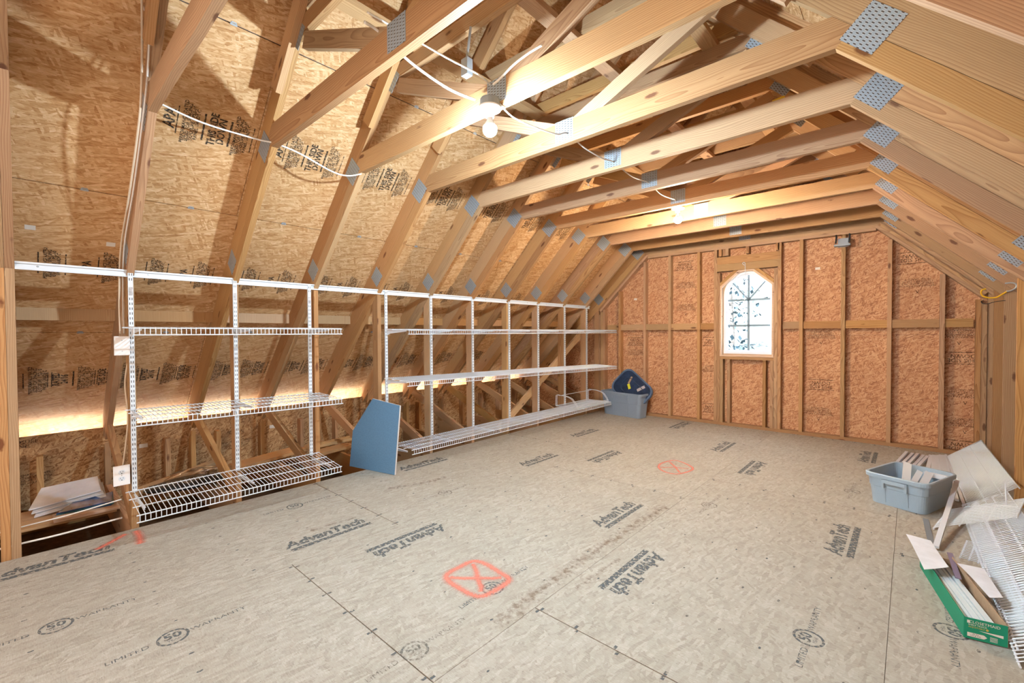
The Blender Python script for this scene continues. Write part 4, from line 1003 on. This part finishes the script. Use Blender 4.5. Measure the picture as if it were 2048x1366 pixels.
# upright wire ends
for i, (x, y, z0, z1) in enumerate(((.44, 3.98, .205, .33), (.50, 3.80, .19, .42))):
    mb = MB(); mb.tube([(x, y, z0), (x-.004, y+.02, z1)], .004, 6); props(mb.build('hook_rod', 'white'), ['short white hanging rod upright on the pile', 'long white hanging rod upright on the pile'][i], 'rod', 'upright rods on the pile')

# ---------------------------------------------------------------- carton of shelf track with papers
# long axis from the near end to the far end
nc = Vector((*ft(.232, 2.583), .004)); fc = Vector((*ft(.108, 3.20), .004)); ex = (fc-nc).normalized()
Mb = frame(nc, ex, ez=(0, 0, 1)); Lb = (fc-nc).length; Wb = .125; Hb = .085
t = empty('carton', (0, 0, 0), 'long green open carton of white shelf track on the floor', 'carton', Mw=Mb)
obox('carton_base', Mb, (Lb, Wb, .003), 'kraft', t, (Lb/2, 0, .0015))
obox('carton_side', Mb, (Lb, .003, Hb), 'green', t, (Lb/2, Wb/2, Hb/2)); obox('carton_side', Mb, (Lb, .003, Hb), 'kraft', t, (Lb/2, -Wb/2, Hb/2))
obox('carton_end', Mb, (.003, Wb, Hb), 'green', t, (0, 0, Hb/2)); obox('carton_end', Mb, (.003, Wb, Hb*.8), 'kraft', t, (Lb, 0, Hb*.4))
Me = Mb @ frame((-.0022, 0, Hb/2), (0, -1, 0), (0, 0, 1))
def epos(x, y): return Me @ Matrix.Translation((x, y, 0))
text('printed_name', 'CLOSETMAID', .0155, epos(-.004, .028), 'print_white', t, .98)
text('printed_name', 'SHELF TRACK', .009, epos(-.024, .0165), 'print_white', t)
text('printed_name', 'ADJUSTABLE', .0085, epos(-.027, .0075), 'print_gold', t)
mb = MB(); mb.lathe([(0, .0002), (.0045, .0002), (.0045, 0)], (.004, .0075, 0), 12); mb.build('printed_seal', 'print_gold', t, Me)
mb = MB(); mb.add([(-.02, -.002, 0), (.05, -.011, 0), (.05, .0, 0)], [(0, 1, 2)]); mb.add([(-.054, -.032, 0), (-.005, -.032, 0), (.004, -.024, 0), (-.005, -.016, 0), (-.054, -.016, 0)], [(0, 1, 2, 3, 4)])
mb.add([(-.055, .022, 0), (-.046, .022, 0), (-.046, .034, 0), (-.055, .034, 0)], [(0, 1, 2, 3)])
for k in range(4): mb.add([(.012, -.034+.005*k, 0), (.034, -.034+.005*k, 0), (.034, -.032+.005*k, 0), (.012, -.032+.005*k, 0)], [(0, 1, 2, 3)])
mb.build('printed_shape', 'print_white', t, Me)
text('printed_name', '70 IN\n177.8 CM', .008, Me @ Matrix.Translation((-.03, -.024, .0004)), 'slot', t)
for i in range(7):
    y_a = -.052+.013*i; y_b = .04-.012*i*.5
    p0 = Mb @ Vector((.008, .042-.0135*i, .050+.002*(i % 3))); p1 = Mb @ Vector((Lb-.03, .046-.0122*i-.006*(i > 4), .042+.002*(i % 3)))
    o = plank('shelf_track', p0, p1, (0, 0, 1), .0105, .012, 'shelf_track')
    props(o, 'white shelf track lying in the green carton, %s from its printed side' % ORD[i+1], 'track', 'shelf tracks in the green carton')
def sheet(name, corners, label, group=None, curl=.006):
    a, b2, c, d = [Vector((*ft(*q[:2]), q[2])) for q in corners]; n = 8; v = []; f = []
    for i in range(n+1):
        for j in range(n+1):
            u_, w_ = i/n, j/n; p_ = a*(1-u_)*(1-w_)+b2*u_*(1-w_)+c*u_*w_+d*(1-u_)*w_
            v.append((p_.x, p_.y, p_.z+curl*math.sin(3.1*w_+.6)*math.cos(2.2*u_)))
    for i in range(n):
        for j in range(n): f.append((i*(n+1)+j, (i+1)*(n+1)+j, (i+1)*(n+1)+j+1, i*(n+1)+j+1))
    m_ = len(v); v += [(x, y, z-.0012) for x, y, z in v]; f += [tuple(reversed([q+m_ for q in g])) for g in f]
    e = [i*(n+1) for i in range(n+1)]+[n*(n+1)+j for j in range(1, n+1)]+[i*(n+1)+n for i in range(n-1, -1, -1)]+[j for j in range(n-1, 0, -1)]
    for i in range(len(e)): f.append((e[i], e[(i+1) % len(e)], e[(i+1) % len(e)]+m_, e[i]+m_))
    return props(meshob(name, v, f, 'paper', smooth=False), label, 'paper', group)
sheet('paper_sheet', ((-.011, 3.40, .085), (.093, 3.39, .088), (.147, 3.03, .098), (.057, 2.935, .098)), 'white paper sheet lying over the far end of the green carton', 'loose paper sheets')
sheet('paper_sheet', ((.180, 3.10, .10), (.275, 3.13, .10), (.305, 2.83, .102), (.262, 2.80, .104)), 'white paper sheet lying between the green carton and the wire panels', 'loose paper sheets')
o = plank('plastic_strip', (.165, 3.30, .075), (.178, 2.96, .085), (0, 0, 1), .022, .004, 'purple'); props(o, 'purple-grey plastic strip under the paper at the carton', 'strip')

# ---------------------------------------------------------------- things lying in the open eave
for i, (x0, x1, y0_, y1_, z, dy) in enumerate(((-4.46, -4.28, -.6, .46, -.012, .0), (-4.70, -4.48, -.5, .47, -.012, 0), (-4.42, -4.26, .14, .475, .008, 0))):
    o = box('scrap_board', x0, x1, y0_, y1_, z-.008, z+.010, 'pine_pale' if i != 2 else 'jamb')
    props(o, ['pale pine board lying along the open eave, by the cords', 'pine board lying behind the pale one in the eave', 'short pale board lying on top by the first post'][i], 'board', 'boards in the eave')
def slab(name, cs, th, mat):
    cs = [Vector(c) for c in cs]; nrm = (cs[1]-cs[0]).cross(cs[3]-cs[0]).normalized()
    if nrm.z < 0: nrm = -nrm
    v = cs+[c-nrm*th for c in cs]
    return meshob(name, v, [(0, 1, 2, 3), (7, 6, 5, 4), (0, 4, 5, 1), (1, 5, 6, 2), (2, 6, 7, 3), (3, 7, 4, 0)], mat)
for i in range(3):
    d = Vector((.03*i, .012*i, -.020*i))
    o = slab('laminate_sheet', [Vector(c)+d for c in ((-4.56, .03, .045), (-4.49, .395, .105), (-4.74, .40, .155), (-4.885, .10, .105))], .008, 'paper' if i != 1 else 'white_dim')
    props(o, 'white laminate sheet tilted on the eave pile, %s from the top' % ORD[i+1], 'sheet', 'laminate sheets in the eave')
for i in range(6):
    d = Vector((.012*(i % 2), .0, -.0115*i)); rnd = random.Random(40+i)
    o = slab('plastic_wrap', [Vector(c)+d+Vector((rnd.uniform(-.008, .008), rnd.uniform(-.008, .008), 0)) for c in ((-4.38, .15, .030), (-4.32, .44, .050), (-4.50, .46, .075), (-4.50, .26, .058))], .0075, ['bluewrap', 'teal', 'bluewrap', 'purple', 'bluewrap', 'purple'][i])
    props(o, 'folded blue plastic wrap under the laminate sheets, %s from the top' % ORD[i+1], 'wrap', 'plastic wrap in the eave')
# black bag wrapped in clear plastic under the short lowest shelf
t = empty('plastic_bag', (-4.5, .95, -.02), 'black bag in clear plastic lying under the lowest short shelf', 'bag')
def blob(name, c, r3, mat, parent, n=18, m=10, amp=.12, seed=1):
    rnd = random.Random(seed); ph = [rnd.uniform(0, 6) for _ in range(6)]; v = []; f = []
    for i in range(m+1):
        th = math.pi*i/m
        for k in range(n):
            a = 2*math.pi*k/n; s_ = 1+amp*(math.sin(3*a+ph[0])*math.sin(2*th+ph[1])+.6*math.sin(5*a+ph[2]+3*th)+.4*math.sin(9*a+4*th+ph[3]))
            v.append((c[0]+r3[0]*s_*math.sin(th)*math.cos(a), c[1]+r3[1]*s_*math.sin(th)*math.sin(a), c[2]+r3[2]*s_*math.cos(th)))
    for i in range(m):
        for k in range(n): f.append((i*n+k, (i+1)*n+k, (i+1)*n+(k+1) % n, i*n+(k+1) % n))
    return meshob(name, v, f, mat, parent, smooth=True)
blob('bag_fabric', (-4.45, .93, .035), (.15, .30, .035), 'black', t, seed=3)
blob('bag_plastic', (-4.52, 1.02, .06), (.16, .26, .055), 'clear', t, seed=5, amp=.16)
for i, (p0, p1, w_) in enumerate((((-4.70, 1.34, .02), (-4.92, 2.03, .02), .20), ((-4.58, 2.02, .02), (-4.66, 2.46, .02), .16), ((-4.80, 2.05, .045), (-4.86, 2.60, .045), .12), ((-4.62, .62, -.002), (-5.1, 1.28, -.002), .09))):
    o = plank('scrap_board', p0, p1, (0, 0, 1), w_, .03 if i < 3 else .036, 'pine_pale'); props(o, ['wide pale board lying in the eave behind the second standard', 'pale board lying in the eave beside the blue board', 'narrow board lying across another by the blue board', 'board lying in the eave behind the black bag'][i], 'board', 'boards in the eave')
# diagonal brace across the knee-wall posts near the gable
o = plank('diagonal_brace', (KL-.118, 4.10, .02), (KL-.118, 6.05, 1.264), (1, 0, 0), .089, .036, 'pine_pale'); props(o, 'long diagonal pine brace nailed behind the knee posts by the gable', 'brace')
